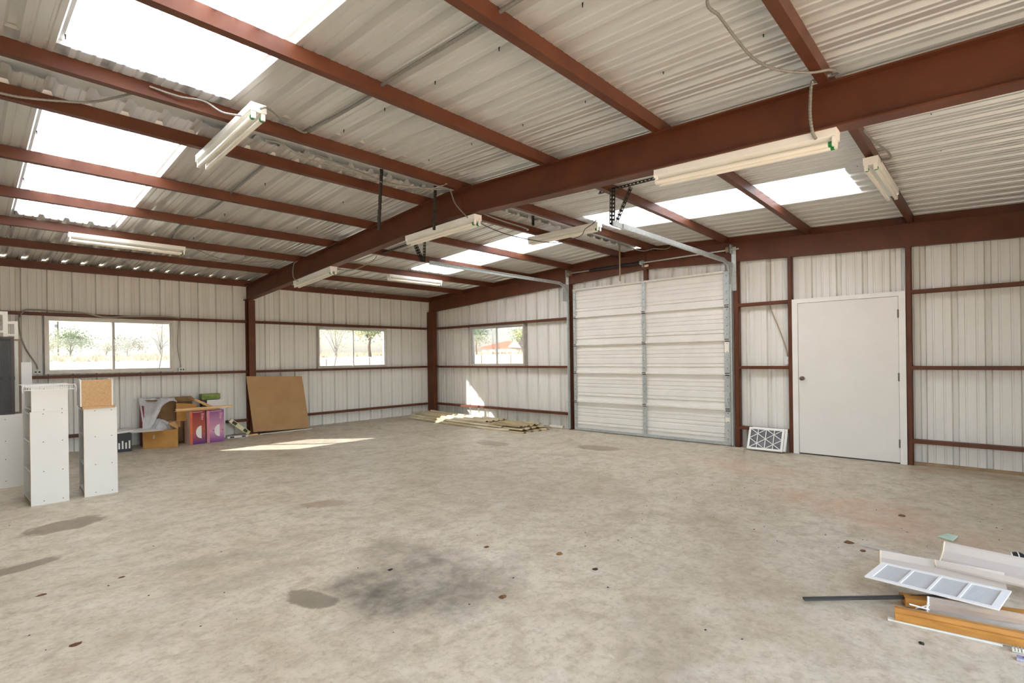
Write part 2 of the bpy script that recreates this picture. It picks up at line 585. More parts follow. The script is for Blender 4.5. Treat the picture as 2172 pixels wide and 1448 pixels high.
r_mid = rafter('roof_rafter', 4.615, 4.745, None, (4.672, 4.682), 'red-brown steel I-beam rafter crossing the middle of the roof', [0.02, YR, LY-0.02])
r_end = rafter('roof_rafter', 0.03, 0.105, None, (0.09, 0.098), 'red-brown steel end rafter along the top of the garage door wall', [0.02, YR, LY-0.02])
# dark rake angle closing the gap above the end rafter
b = MB()
for ya, yb in ((0.02, YR), (YR, LY-0.02)):
    za, zb = zt(0, ya), zt(0, yb)
    p = [(0.004, ya, za), (0.052, ya, za), (0.052, ya, za+0.098), (0.004, ya, za+0.098), (0.004, yb, zb), (0.052, yb, zb), (0.052, yb, zb+0.098), (0.004, yb, zb+0.098)]
    b.add(p, [(0, 1, 2, 3), (7, 6, 5, 4), (0, 4, 5, 1), (1, 5, 6, 2), (2, 6, 7, 3), (3, 7, 4, 0)])
b.build('rake_angle', STEEL, r_end)
# splice plate at the ridge of the middle rafter
b = MB(); b.box(4.682, 4.692, 6.0, 6.52, zt(4.7, YR)-0.285, zt(4.7, YR)-0.06); b.build('splice_plate', STEEL, r_mid)
b = MB(); b.box(0.098, 0.108, YR-0.07, YR+0.05, zt(0, YR)-0.32, zt(0, YR)-0.015); b.build('post_cap', STEEL, r_end)

# ------------------------------------------------------------------ walls
def cut(z0, z1, holes):
    spans = [(z0, z1)]
    for a, b_ in holes:
        nxt = []
        for s, e in spans:
            if b_ <= s or a >= e: nxt.append((s, e)); continue
            if a > s: nxt.append((s, a))
            if b_ < e: nxt.append((b_, e))
        spans = nxt
    return spans
def wall_sheets(parent, P, first, pitch, nsheets, s_min, s_max, ztop, holes, zbot):
    for j in range(nsheets):
        prof = rib_profile(pitch, 3, 0.036, 0.024, 0.048, 0.013, 0.008)
        base = first + j*3*pitch
        pts = [(base+s, h) for s, h in prof]
        cuts = [s_min, s_max] + [e for hh in holes for e in hh[:2]]
        out = [pts[0]]
        for (s0, h0), (s1, h1) in zip(pts[:-1], pts[1:]):
            for cpos in sorted(cuts):
                if s0 < cpos < s1:
                    out.append((cpos, h0+(h1-h0)*(cpos-s0)/(s1-s0)))
            out.append((s1, h1))
        b = MB()
        for (s0, h0), (s1, h1) in zip(out[:-1], out[1:]):
            if s1 <= s_min+1e-6 or s0 >= s_max-1e-6: continue
            mid = (s0+s1)/2
            hz = [(h_[2], h_[3]) for h_ in holes if h_[0] < mid < h_[1]]
            for za, zb in cut(zbot, 99, hz):
                t0 = ztop(s0) if zb == 99 else zb
                t1 = ztop(s1) if zb == 99 else zb
                b.quad(P(s0, h0, za), P(s1, h1, za), P(s1, h1, t1), P(s0, h0, t0))
        if b.f:
            b.build('wall_panel', WALL, parent)
W1 = (5.97, 7.70, 1.33, 2.22)
W2 = (1.47, 3.21, 1.30, 2.215)
W3 = (1.565, 3.315, 1.29, 2.225)
wall_left = thing('wall_left', 'off-white ribbed sheet wall with two windows', 'wall', (4.7, 0, 0), kind='structure')
wall_sheets(wall_left, lambda s, h, z: (s, -h, z), 7.9995-0.3048*27, 0.3048, 12, 0.0, LX, lambda s: zp(s, 0)+0.03, [W1, W2], -0.03)
wall_right = thing('wall_right', 'off-white ribbed sheet wall with garage door, entry door and window', 'wall', (0, 6.3, 0), kind='structure')
wall_sheets(wall_right, lambda s, h, z: (-h, s, z), 1.4552-0.3137*5, 0.3137, 14, 0.0, LY, lambda s: zp(0, s)+0.03, [W3], -0.03)
FILL_OPEN = (4.2, 8.9, -0.03, 2.35)      # unseen opening added behind the camera to let in fill light
wall_front = thing('wall_front', 'off-white ribbed sheet wall behind the photographer', 'wall', (4.7, LY, 0), kind='structure')
wall_sheets(wall_front, lambda s, h, z: (s, LY+h, z), 0.0, 0.3048, 11, 0.0, LX, lambda s: zp(s, LY)+0.02, [FILL_OPEN], -0.03)
wall_near = thing('wall_near', 'off-white ribbed sheet end wall behind the photographer', 'wall', (LX, 6.3, 0), kind='structure')
wall_sheets(wall_near, lambda s, h, z: (LX+h, s, z), 0.0, 0.3048, 14, 0.0, LY, lambda s: zp(LX, s)+0.03, [], -0.03)

for (cx, cy) in ((-0.05, -0.05), (LX+0.05, -0.05), (-0.05, LY+0.05), (LX+0.05, LY+0.05)):  # unseen posts added to stop sun leaking through the wall corners
    m = MB(); m.box(cx-0.06, cx+0.06, cy-0.06, cy+0.06, -0.05, 3.2)
    m.build('corner_light_stop', WHITE, wall_left if cy < 1 else wall_front)

def girt_prof():
    # (depth, z): C on its back, web on top
    return [(0.006, -0.024), (0.010, -0.024), (0.010, 0.017), (0.112, 0.017), (0.112, -0.024), (0.118, -0.024), (0.118, 0.023), (0.006, 0.023)]
def girt(parent, axis, a, b_, z):
    m = MB()
    if axis == 'x':
        m.extrude(girt_prof(), (a, 0, z), (b_, 0, z), (0, 1, 0), (0, 0, 1))
    else:
        m.extrude(girt_prof(), (0, a, z), (0, b_, z), (1, 0, 0), (0, 0, 1))
    return m.build('girt', STEEL, parent)
for z in (2.264, 1.272, 0.314):
    girt(wall_left, 'x', 0.22, 4.60, z)
    girt(wall_left, 'x', 4.70, LX-0.1, z)
    girt(wall_right, 'y', 0.22, 4.58, z)
    girt(wall_right, 'y', 7.94, 8.66, z)
    girt(wall_right, 'y', 10.13, LY-0.1, z)
def column(parent, x0, x1, y0, y1, z0, z1, open_to=None):
    m = MB()
    m.box(x0, x1, y0, y1, z0, z1)
    return m.build('column', STEEL, parent)
def i_column(parent, cx, w, y0, y1, z0, z1):
    m = MB()
    m.box(cx-w/2, cx+w/2, y1-0.008, y1, z0, z1)
    m.box(cx-w/2, cx+w/2, y0, y0+0.008, z0, z1)
    m.box(cx-0.004, cx+0.004, y0+0.008, y1-0.008, z0, z1)
    return m.build('column', STEEL, parent)
i_column(wall_left, 4.645, 0.125, 0.012, 0.20, -0.02, zt(4.7, 0.1)-0.305)
m = MB(); m.box(0.06, 0.19, 0.03, 0.27, -0.02, zt(0, 0.15)-0.306); m.build('column', STEEL, wall_right)
def c_column(y0, y1, z1):
    m = MB()
    m.box(0.008, 0.112, y0, y0+0.005, -0.02, z1)
    m.box(0.008, 0.112, y1-0.005, y1, -0.02, z1)
    m.box(0.106, 0.112, y0, y1, -0.02, z1)
    return m.build('column', STEEL, wall_right)
for y0, y1 in ((4.56, 4.62), (7.868, 7.94), (8.66, 8.712), (10.072, 10.132)):
    c_column(y0, y1, zt(0.1, (y0+y1)/2)-0.305)
m = MB(); m.box(0.02, 0.09, 6.265, 6.335, 2.845, zt(0.1, YR)-0.305); m.build('header_post', STEEL, wall_right)
# base angle along wall foot
m = MB(); m.box(0.0, 0.05, 10.13, LY, 0.0, 0.035); m.build('sill_board', mat('sill_board', (170, 142, 108), rough=0.8, var=0.2), wall_right)

# ------------------------------------------------------------------ windows
def window(name, label, axis, a0, a1, z0, z1, dusty):
    w = thing(name, label, 'window', (((a0+a1)/2, 0, z0) if axis == 'x' else (0, (a0+a1)/2, z0)), kind='structure')
    def B(s0, s1, d0, d1, z0_, z1_, mb):
        if axis == 'x': mb.box(s0, s1, d0, d1, z0_, z1_)
        else: mb.box(d0, d1, s0, s1, z0_, z1_)
    f = MB()
    B(a0-0.01, a1+0.01, -0.055, 0.075, z0-0.012, z0+0.028, f); B(a0-0.01, a1+0.01, -0.055, 0.075, z1-0.030, z1+0.012, f)
    B(a0-0.01, a0+0.026, -0.055, 0.075, z0+0.028, z1-0.030, f); B(a1-0.026, a1+0.01, -0.055, 0.075, z0+0.028, z1-0.030, f)
    f.build('window_frame', ALU, w)
    mid = (a0+a1)/2
    sashes = (((a0+0.026, mid+0.02, 0.03, dusty[0])), ((mid-0.02, a1-0.026, 0.0, dusty[1])))
    for (s0, s1, d, dirty) in sashes:
        s = MB()
        t = 0.024
        B(s0, s1, d, d+0.022, z0+0.028, z0+0.028+t, s); B(s0, s1, d, d+0.022, z1-0.03-t, z1-0.03, s)
        B(s0, s0+t, d, d+0.022, z0+0.028+t, z1-0.03-t, s); B(s1-t, s1, d, d+0.022, z0+0.028+t, z1-0.03-t, s)
        so = s.build('sash', ALU, w)
        g = MB()
        B(s0+t, s1-t, d+0.009, d+0.013, z0+0.028+t, z1-0.03-t, g)
        g.build('pane', GLASSD if dirty else GLASS, so)
    return w
window('window_1', 'wide sliding window above the box pile', 'x', *W1, (True, False))
window('window_2', 'sliding window between the leaning hardboard and the corner', 'x', *W2, (False, True))
window('window_3', 'sliding window left of the garage door looking at a red roof', 'y', *W3, (True, False))

# ------------------------------------------------------------------ entry door
dr = thing('door_1', 'flat white steel entry door in a white frame', 'door', (0.1, 9.4, 0), kind='structure')
b = MB()
y0, y1, zh = 8.716, 10.070, 2.285
for (a, c, d, e) in ((y0, y0+0.075, 0.0, zh), (y1-0.075, y1, 0.0, zh), (y0+0.075, y1-0.075, zh-0.062, zh)):
    b.box(0.02, 0.125, a, c, d, e)
b.build('door_frame', WHITE, dr)
b = MB(); b.box(0.06, 0.116, y0+0.079, y1-0.079, 0.018, zh-0.066); slab = b.build('door_slab', DOORW, dr)
b = MB(); b.tube([(0.116, 8.847, 1.114), (0.150, 8.847, 1.114)], [0.030, 0.014], 16)
b.tube([(0.148, 8.847, 1.114), (0.158, 8.847, 1.114), (0.172, 8.847, 1.114), (0.186, 8.847, 1.114), (0.192, 8.847, 1.114)], [0.014, 0.026, 0.031, 0.026, 0.012], 16)
b.build('knob', BRASS, slab, smooth=True)
for z in (1.99, 1.15, 0.27):
    b = MB(); b.box(0.116, 0.127, y1-0.088, y1-0.070, z-0.055, z+0.055); b.tube([(0.128, y1-0.079, z-0.055), (0.128, y1-0.079, z+0.055)], 0.007, 8)
    b.build('hinge', mat('old_hinge', (120, 116, 100), rough=0.5, metal=0.5), dr)
b = MB(); b.box(0.05, 0.10, y0+0.08, y1-0.08, 0.0, 0.016); b.build('threshold', DARKST, dr)

# ------------------------------------------------------------------ overhead garage door
gd = thing('door_2', 'white ribbed sectional garage door with galvanised tracks', 'garage door', (0.1, 6.25, 0), kind='structure')
GY0, GY1 = 4.70, 7.80
seams = [0.03, 0.61, 1.185, 1.737, 2.291, 2.84]
GDW = mat('garage_door_paint', (228, 226, 220), rough=0.42, var=0.03, scale=2.5)
for i in range(5):
    z0, z1 = seams[i], seams[i+1]
    H = z1-z0
    # profile seen in section, fraction of height and depth of the face
    pr = [(0.0, 0.094), (0.03, 0.094), (0.035, 0.070), (0.16, 0.070), (0.18, 0.092), (0.22, 0.092), (0.235, 0.070), (0.27, 0.070), (0.285, 0.084), (0.43, 0.084), (0.44, 0.074), (0.475, 0.074),
          (0.485, 0.084), (0.545, 0.084), (0.555, 0.074), (0.59, 0.074), (0.60, 0.084), (0.715, 0.084), (0.73, 0.092), (0.77, 0.092), (0.785, 0.060), (0.93, 0.062), (0.945, 0.124), (0.995, 0.124), (1.0, 0.094)]
    b = MB()
    for (f0, d0), (f1, d1) in zip(pr[:-1], pr[1:]):
        b.quad((d0, GY0, z0+f0*H), (d0, GY1, z0+f0*H), (d1, GY1, z0+f1*H), (d1, GY0, z0+f1*H))
    b.quad((0.05, GY0, z0), (0.05, GY0, z1), (0.05, GY1, z1), (0.05, GY1, z0))
    b.quad((0.05, GY0, z1), (0.094, GY0, z1), (0.094, GY1, z1), (0.05, GY1, z1))
    b.quad((0.05, GY1, z0), (0.094, GY1, z0), (0.094, GY0, z0), (0.05, GY0, z0))
    sec = b.build('door_section', GDW, gd)
    for (ya, yb, nm) in ((GY0-0.005, GY0+0.055, 'end_stile'), (6.232, 6.302, 'centre_stile'), (GY1-0.092, GY1+0.005, 'end_stile')):
        s = MB(); s.box(0.098, 0.112, ya, yb, z0+0.006, z1-0.006)
        for k in range(4):
            zz = z0+H*(0.14+0.24*k)
            s.tube([(0.112, (ya+yb)/2, zz), (0.116, (ya+yb)/2, zz)], 0.007, 6, m=1)
        s.build(nm, [GALV, DARKST], sec)
    for yh in (GY0+0.03, 6.267, GY1-0.045):
        s = MB(); s.box(0.110, 0.122, yh-0.032, yh+0.032, z1-0.05, z1-0.002); s.tube([(0.124, yh-0.036, z1-0.012), (0.124, yh+0.036, z1-0.012)], 0.008, 8)
        s.build('hinge', DARKST if i < 4 else GALV, sec)
    if i == 0:
        s = MB(); s.box(0.094, 0.114, GY0, GY1, 0.012, 0.062); s.build('bottom_rail', GALV, sec)
    if i == 1:
        s = MB(); s.box(0.112, 0.124, 7.735, 7.79, 0.78, 0.86); s.tube(smooth_path([(0.13, 7.762, 0.78), (0.15, 7.75, 0.73), (0.14, 7.765, 0.68), (0.125, 7.762, 0.66)]), 0.007, 6)
        s.build('slide_latch', GALV, sec)
    if i in (0, 2):
        s = MB(); s.box(0.1125, 0.114, 7.715, 7.785, z0+H*(0.62 if i == 0 else 0.60), z0+H*(0.74 if i == 0 else 0.97)); s.build('sticker', mat('paper_sticker', (232, 228, 218), rough=0.6), sec)
def track(y, side):
    pts = [(0.150, y, 0.02), (0.150, y, 2.62)]
    R = 0.30
    for k in range(1, 9):
        a = math.pi/2*k/8
        pts.append((0.150+R*(1-math.cos(a)), y, 2.65+R*math.sin(a)))
    pts += [(2.0, y, 2.95), (3.66, y, 2.955)]
    b = MB()
    # U-shaped rail swept along the path
    o = [Vector(p) for p in pts]
    prof = [(-0.012, -0.028), (0.012, -0.028), (0.012, -0.022), (-0.006, -0.022), (-0.006, 0.022), (0.012, 0.022), (0.012, 0.028), (-0.012, 0.028)]
    n = len(prof)
    for i, p in enumerate(o):
        t = (o[min(i+1, len(o)-1)]-o[max(i-1, 0)]).normalized()
        nn = Vector((0, 1, 0)).cross(t).normalized()
        for a, c in prof:
            b.v.append(p + Vector((0, -side*a, 0)) + nn*c)
    for i in range(len(o)-1):
        for k in range(n):
            b.f.append((i*n+k, i*n+(k+1) % n, (i+1)*n+(k+1) % n, (i+1)*n+k)); b.m.append(0)
    tr = b.build('track', GALV, gd)
    for z in (0.35, 0.95, 1.55, 2.15, 2.6):
        s = MB(); s.box(0.112, 0.150, y+side*0.012-0.004, y+side*0.012+0.004, z-0.04, z+0.04); s.build('bracket', GALV, tr)
    # flag plate at the bend
    s = MB(); s.box(0.112, 0.118, min(y, y+side*0.07), max(y, y+side*0.07), 2.5, 3.2); s.box(0.118, 0.30, y+side*0.016-0.003, y+side*0.016+0.003, 2.6, 2.95)
    s.build('flag_plate', GALV, tr)
    # rear reinforcing angle on the horizontal run
    s = MB(); s.box(0.45, 3.45, y+side*0.016-0.002, y+side*0.016+0.002, 2.925, 2.985); s.build('stiffener', GALV, tr)
    return tr
trL = track(4.60, -1)
trR = track(7.845, 1)
def perforated(p0, p1, w, up, parent, name='hanger_angle', L=0.03):
    # L-shaped slotted angle, holes shown as rows of small pale punched slots
    b = MB()
    p0, p1, up = Vector(p0), Vector(p1), Vector(up)
    d = (p1-p0); n = max(2, int(d.length/0.045)); s = d.cross(up).normalized(); u = s.cross(d).normalized()
    # two legs, each a strip of frames around holes
    for (e1, e2) in ((s, u), (u, s)):
        dd = d/n
        for i in range(n):
            o = p0+dd*i
            b.obox(o, dd, e1*(w*0.30), e2*0.003); b.obox(o+e1*w*0.70, dd, e1*(w*0.30), e2*0.003); b.obox(o+e1*w*0.30, dd*0.5, e1*(w*0.40), e2*0.003)
    return b.build(name, DARKST, parent)
perforated((3.56, 7.62, 3.345), (3.56, 8.86, 3.335), 0.035, (0, 0, 1), trR)
perforated((3.60, 7.80, 2.95), (3.58, 7.80, 3.36), 0.045, (1, 0, 0), trR)
perforated((3.55, 7.82, 2.97), (3.52, 8.0, 3.35), 0.03, (1, 0, 0), trR)
perforated((3.80, 3.50, 3.225), (3.80, 4.78, 3.275), 0.035, (0, 0, 1), trL)
perforated((3.80, 4.60, 2.95), (3.80, 4.42, 3.25), 0.045, (1, 0, 0), trL)
perforated((3.78, 4.62, 2.95), (3.78, 4.64, 3.27), 0.03, (1, 0, 0), trL)
sh = MB(); sh.tube([(0.175, 4.62, 3.16), (0.175, 7.98, 3.15)], 0.0125, 10); shaft = sh.build('spring_shaft', GALV, gd, smooth=True)
sp = MB()
nseg = 46
pts = [(0.175, 5.155+1.10*i/nseg, 3.158) for i in range(nseg+1)]
sp.tube(pts, [0.030 if i % 2 else 0.026 for i in range(nseg+1)], 12); sp.build('torsion_spring', BLACK, shaft)
s = MB(); s.tube([(0.175, 6.25, 3.157), (0.175, 6.29, 3.157)], 0.036, 12); s.box(0.108, 0.18, 6.285, 6.297, 3.08, 3.2); s.build('anchor_bracket', GALV, shaft)
s = MB(); s.box(0.128, 0.131, 6.31, 6.39, 3.08, 3.12); s.build('warning_tag', mat('orange_tag', (204, 140, 60), rough=0.6, rgb2=(235, 225, 205), scale=60), shaft)
for ya, yb in ((4.635, 4.70), (7.79, 7.84)):
    s = MB(); s.tube([(0.175, ya, 3.158), (0.175, ya+0.012, 3.158), (0.175, yb-0.012, 3.158), (0.175, yb, 3.158)], [0.055, 0.048, 0.048, 0.058], 16); s.build('cable_drum', mat('drum_metal', (150, 130, 108), rough=0.5, metal=0.4), shaft)
for y in (4.60, 7.86):
    s = MB(); s.box(0.11, 0.215, y-0.004, y+0.004, 3.09, 3.23); s.build('end_bearing_plate', GALV, shaft)

# ------------------------------------------------------------------ fluorescent fixtures
def make_fixture(L=1.28):
    t = thing('fluorescent_fixture', 'x', 'light fixture', (0, 0, 0))
    h = MB()
    h.extrude([(-0.055, 0), (-0.055, -0.048), (-0.048, -0.052), (-0.012, -0.066), (0.012, -0.066), (0.048, -0.052), (0.055, -0.048), (0.055, 0)], (0, -L/2, 0), (0, L/2, 0), (1, 0, 0), (0, 0, 1))
    h.build('housing', FIXW, t, local=True)
    for s in (-1, 1):
        e = MB(); e.box(-0.056, 0.056, s*L/2-0.004, s*L/2+0.004, -0.062, 0.001)
        for x in (-0.034, 0.034):
            e.box(x-0.014, x+0.014, s*(L/2-0.012)-0.008, s*(L/2-0.012)+0.008, -0.112, -0.05)
        e.build('lampholder', FIXW, t, local=True)
    for x in (-0.034, 0.034):
        u = MB(); u.tube([(x, -L/2+0.022, -0.098), (x, L/2-0.022, -0.098)], 0.018, 12)
        tb = u.build('tube', TUBE, t, smooth=False, local=True)
        g = MB(); g.tube([(x, L/2-0.040, -0.098), (x, L/2-0.021, -0.098)], 0.0192, 12); g.build('end_ring', GREEN, tb, local=True)
    return t
fx0 = make_fixture()
slope_mid = lambda y0, y1: math.atan2(zt(4.7, y1)-zt(4.7, y0), y1-y0)
fixtures = [  # centre, rotation (x tilt, z), label
    ((4.675, 9.555, zt(4.7, 9.555)-0.306), slope_mid(9, 10), 0.0, 'two-tube strip light nearest the camera under the middle rafter'),
    ((4.675, 6.115, zt(4.7, 5.9)-0.322), 0.02, 0.0, 'two-tube strip light under the middle rafter at the ridge'),
    ((4.675, 2.885, zt(4.7, 2.885)-0.306), slope_mid(2, 3), 0.0, 'two-tube strip light under the middle rafter near the window wall'),
    ((7.11, 6.36, 3.352), 0.03, 0.0, 'two-tube strip light hung across the ridge beside the big skylight'),
    ((2.50, 6.28, 3.345), 0.0, 0.0, 'two-tube strip light hung across the ridge in front of the garage door'),
    ((7.03, 2.40, 3.135), 0.0, math.pi/2, 'two-tube strip light under a purlin above the wide window'),
    ((2.30, 2.40, 3.118), 0.0, math.pi/2, 'two-tube strip light under a purlin in the far corner'),
    ((2.50, 10.15, 3.195), 0.0, -math.pi/2, 'two-tube strip light under a purlin above the entry door'),
]
for i, (c, tx, rz, lab) in enumerate(fixtures):
    o = fx0 if i == 0 else copy_tree(fx0)
    o.location = c
    o.rotation_euler = (tx, 0, rz)
    tag(o, lab, 'light fixture', 'fluorescent strip lights')

# ------------------------------------------------------------------ conduits and cables
OLDROPE = mat('old_rope', (214, 206, 188), rough=0.8)
def cable(name, label, pts, r, material, cat='cable', group='wiring on the roof and walls', n=6):
    b = MB(); b.tube(smooth_path(pts, 6), r, n)
    o = b.build(name, material, smooth=True)
    return tag(o, label, cat, group)
def flex(name, label, pts, r, material, cat='conduit', group='wiring on the roof and walls'):
    # armoured flex: ridged tube
    q = smooth_path(pts, 10)
    path = [q[0]]
    for a, c in zip(q[:-1], q[1:]):
        L = (c-a).length
        k = max(1, int(L/0.009))
        path += [a+(c-a)*((i+1)/k) for i in range(k)]
    b = MB(); b.tube(path, [r*(1.0 if i % 2 else 0.82) for i in range(len(path))], 8)
    o = b.build(name, material)
    return tag(o, label, cat, group)
flex('flexible_conduit', 'armoured conduit drooping along a purlin under the big skylight', [(8.75, 6.0, 3.34), (8.43, 6.0, 3.332), (8.288, 6.0, 3.347), (8.124, 6.0, 3.385), (7.949, 6.05, 3.42), (7.78, 6.25, 3.46), (7.70, 6.45, 3.46)], 0.010, CONDUIT)
flex('flexible_conduit', 'armoured conduit looping from the big skylight into the ridge strip light', [(7.686, 6.535, 3.457), (7.511, 6.56, 3.440), (7.356, 6.60, 3.445), (7.26, 6.70, 3.36), (7.165, 6.82, 3.325)], 0.008, CONDUIT)
flex('flexible_conduit', 'armoured conduit leaving the far end of the ridge strip light', [(7.10, 7.005, 3.335), (7.07, 7.03, 3.345), (6.95, 6.85, 3.42), (6.80, 6.72, 3.43), (6.597, 6.60, 3.445), (6.545, 6.587, 3.462)], 0.008, CONDUIT)
cable('conduit_pipe', 'thin metal conduit running across the purlins on the near slope', [(6.545, 6.52, 3.485), (6.525, 7.141, 3.45), (6.54, 7.70, 3.425), (6.57, 7.84, 3.42), (6.578, 8.789, 3.385), (6.586, 8.978, 3.378), (6.60, 10.3, 3.325)], 0.012, CONDUIT, 'conduit')
cable('conduit_pipe', 'thin metal conduit running down the far slope beyond the ridge light', [(6.535, 5.80, 3.45), (6.53, 5.578, 3.437), (6.519, 4.72, 3.38), (6.504, 4.339, 3.355), (6.516, 3.857, 3.323), (6.611, 3.141, 3.275), (6.55, 2.40, 3.23)], 0.012, CONDUIT, 'conduit')
flex('flexible_conduit', 'armoured conduit swooping over the near roof bay to the middle rafter', [(6.35, 10.1, 3.27), (6.09, 9.918, 3.231), (5.92, 9.914, 3.231), (5.677, 9.906, 3.231), (5.385, 9.911, 3.231), (5.163, 9.977, 3.229), (4.978, 10.101, 3.235), (4.878, 10.196, 3.255), (4.79, 10.23, 3.262), (4.76, 10.18, 3.27)], 0.009, CONDUIT)
flex('flexible_conduit', 'armoured drop conduit feeding the nearest rafter strip light', [(4.76, 10.18, 3.275), (4.77, 10.109, 3.272), (4.78, 10.074, 3.255), (4.785, 10.064, 3.137), (4.785, 10.063, 3.029), (4.775, 10.073, 2.933), (4.745, 10.086, 2.893)], 0.011, CONDUIT)
cable('power_cable', 'grey cable slung under the ridge and looping up to a purlin', [(6.80, 6.32, 3.40), (6.62, 6.26, 3.43), (6.412, 6.2, 3.395), (6.128, 6.2, 3.39), (5.82, 6.22, 3.37), (5.50, 6.25, 3.335), (5.25, 6.32, 3.345), (5.02, 6.40, 3.365), (4.92, 6.53, 3.41)], 0.007, CABLE)
cable('power_cable', 'grey cable from the ridge slot down into the rafter ridge light', [(6.319, 6.2, 3.455), (5.819, 6.2, 3.405), (5.40, 6.22, 3.37), (5.02, 6.34, 3.37), (4.82, 6.42, 3.40), (4.785, 6.434, 3.37), (4.775, 6.50, 3.22), (4.735, 6.66, 3.04)], 0.0075, CONDUIT)
cable('extension_cord', 'thin black cord sagging between the rafter ridge light and the hung strip light', [(4.66, 6.76, 3.02), (4.45, 6.60, 3.03), (4.2, 6.75, 2.93), (3.8, 6.85, 2.90), (3.4, 6.78, 2.95), (3.2, 6.80, 2.99), (3.0, 6.95, 3.07), (2.85, 6.92, 3.19), (2.75, 6.98, 3.27), (2.62, 6.95, 3.35), (2.57, 6.86, 3.33)], 0.005, mat('cord_black', (58, 54, 48), rough=0.6), 'cord')
cable('power_cable', 'pale cable dipping under the roof beyond the ridge light', [(4.60, 6.55, 3.22), (4.40, 6.60, 3.153), (4.1, 6.62, 3.12), (3.7, 6.52, 3.15), (3.3, 6.30, 3.22), (3.1, 6.10, 3.28)], 0.008, CONDUIT)
cable('power_cable', 'pale cable beside the purlin feeding the light above the entry door', [(3.66, 10.18, 3.26), (3.45, 10.22, 3.22), (3.25, 10.28, 3.18), (3.12, 10.29, 3.15), (3.10, 10.22, 3.15)], 0.009, CONDUIT)
cable('power_cable', 'thin cable dropping to the rafter strip light near the window wall', [(4.76, 2.47, 3.13), (4.78, 2.40, 3.10), (4.785, 2.36, 3.0), (4.78, 2.377, 2.86), (4.735, 2.45, 2.80)], 0.007, CABLE)
cable('power_cable', 'thin cable sagging between purlins beyond the middle rafter', [(4.62, 2.95, 3.0), (4.40, 3.08, 2.965), (4.2, 3.3, 2.95), (3.95, 3.45, 3.10), (3.9, 3.52, 3.19)], 0.007, CABLE)
cable('power_cable', 'thin cable hanging between purlins past the wide window light', [(6.42, 2.38, 3.12), (6.30, 2.3, 3.17), (6.18, 2.3, 3.14), (5.9, 2.2, 3.08), (5.658, 2.2, 3.06), (5.2, 2.2, 3.10), (4.95, 2.32, 3.17)], 0.006, CABLE)
cable('power_cable', 'grey cable draped along the top of the wide window', [(7.99, 0.09, 2.20), (7.938, 0.13, 2.30), (7.815, 0.13, 2.318), (7.568, 0.13, 2.310), (7.219, 0.13, 2.297), (6.975, 0.14, 2.247), (6.654, 0.13, 2.271), (6.2, 0.13, 2.294), (5.90, 0.12, 2.285), (5.875, 0.06, 2.25)], 0.011, CABLE)
cable('power_cable', 'grey cable curving down the wall to the outlet by the stacked screens', [(7.996, 0.05, 2.232), (7.988, 0.03, 1.967), (7.922, 0.03, 1.714), (7.817, 0.03, 1.494), (7.791, 0.04, 1.405)], 0.011, CABLE)
cable('power_cable', 'thin cable running down beside the wide window to an outlet', [(5.874, 0.05, 2.238), (5.874, 0.03, 2.10), (5.887, 0.03, 1.72), (5.839, 0.04, 1.392)], 0.006, CABLE)
cable('power_cable', 'grey cable slanting down the wall to the light switch', [(0.05, 8.398, 3.10), (0.02, 8.398, 2.941), (0.025, 8.392, 2.40), (0.03, 8.389, 2.213), (0.03, 8.493, 1.915), (0.03, 8.589, 1.623), (0.05, 8.632, 1.43)], 0.009, mat('cable_tan', (176, 160, 136), rough=0.6))
cable('power_cable', 'pale cable curling at the ridge end above the garage door', [(1.1, 6.32, 3.47), (0.8, 6.22, 3.42), (0.55, 6.28, 3.37), (0.42, 6.45, 3.31), (0.36, 6.62, 3.33), (0.28, 6.80, 3.31), (0.2, 6.86, 3.36)], 0.008, CONDUIT)

cable('pull_rope', 'thin white pull rope curled on the floor by the garage door corner', [(0.18, 7.74, 0.02), (0.20, 7.80, 0.006), (0.24, 7.90, 0.006), (0.20, 8.00, 0.006), (0.26, 8.05, 0.006), (0.31, 7.96, 0.006), (0.27, 7.88, 0.006)], 0.005, OLDROPE, 'rope', 'wiring on the roof and walls')
# straps hanging from the ridge
def strap(label, x, y, z0, z1, w=0.030, bend=0.0, material=DARKST, r=None):
    b = MB()
    if r:
        b.tube([(x, y, z1), (x+bend, y, z0)], r, 8)
    else:
        n = 9
        for i in range(n):
            za, zb = z1+(z0-z1)*i/n, z1+(z0-z1)*(i+1)/n
            xo = bend*i/n
            ww = w*(0.8 if i % 3 == 2 else 1.0)
            b.box(x+xo-ww/2, x+xo+ww/2, y-0.002, y+0.002, zb, za)
            b.box(x+xo-w/2, x+xo-w/2+0.004, y-0.002, y+0.018, zb, za)
    o = b.build('hanging_strap' if not r else 'hanging_rod', material)
    return tag(o, label, 'strap' if not r else 'rod', 'steel straps under the ridge')
strap('dark steel strap hanging from the ridge left of the middle rafter', 5.575, 6.24, 2.83, 3.48, bend=0.05)
strap('dark steel strap hanging against the middle rafter at the ridge', 4.86, 6.24, 2.955, 3.47, bend=0.03)
strap('short dark steel strap at the ridge behind the middle rafter', 3.09, 6.20, 3.33, 3.47, w=0.036)
strap('long thin rod hanging in front of the garage door top', 0.62, 6.10, 2.805, 3.46, material=mat('rod_brown', (150, 126, 104), rough=0.5, metal=0.3), r=0.014)

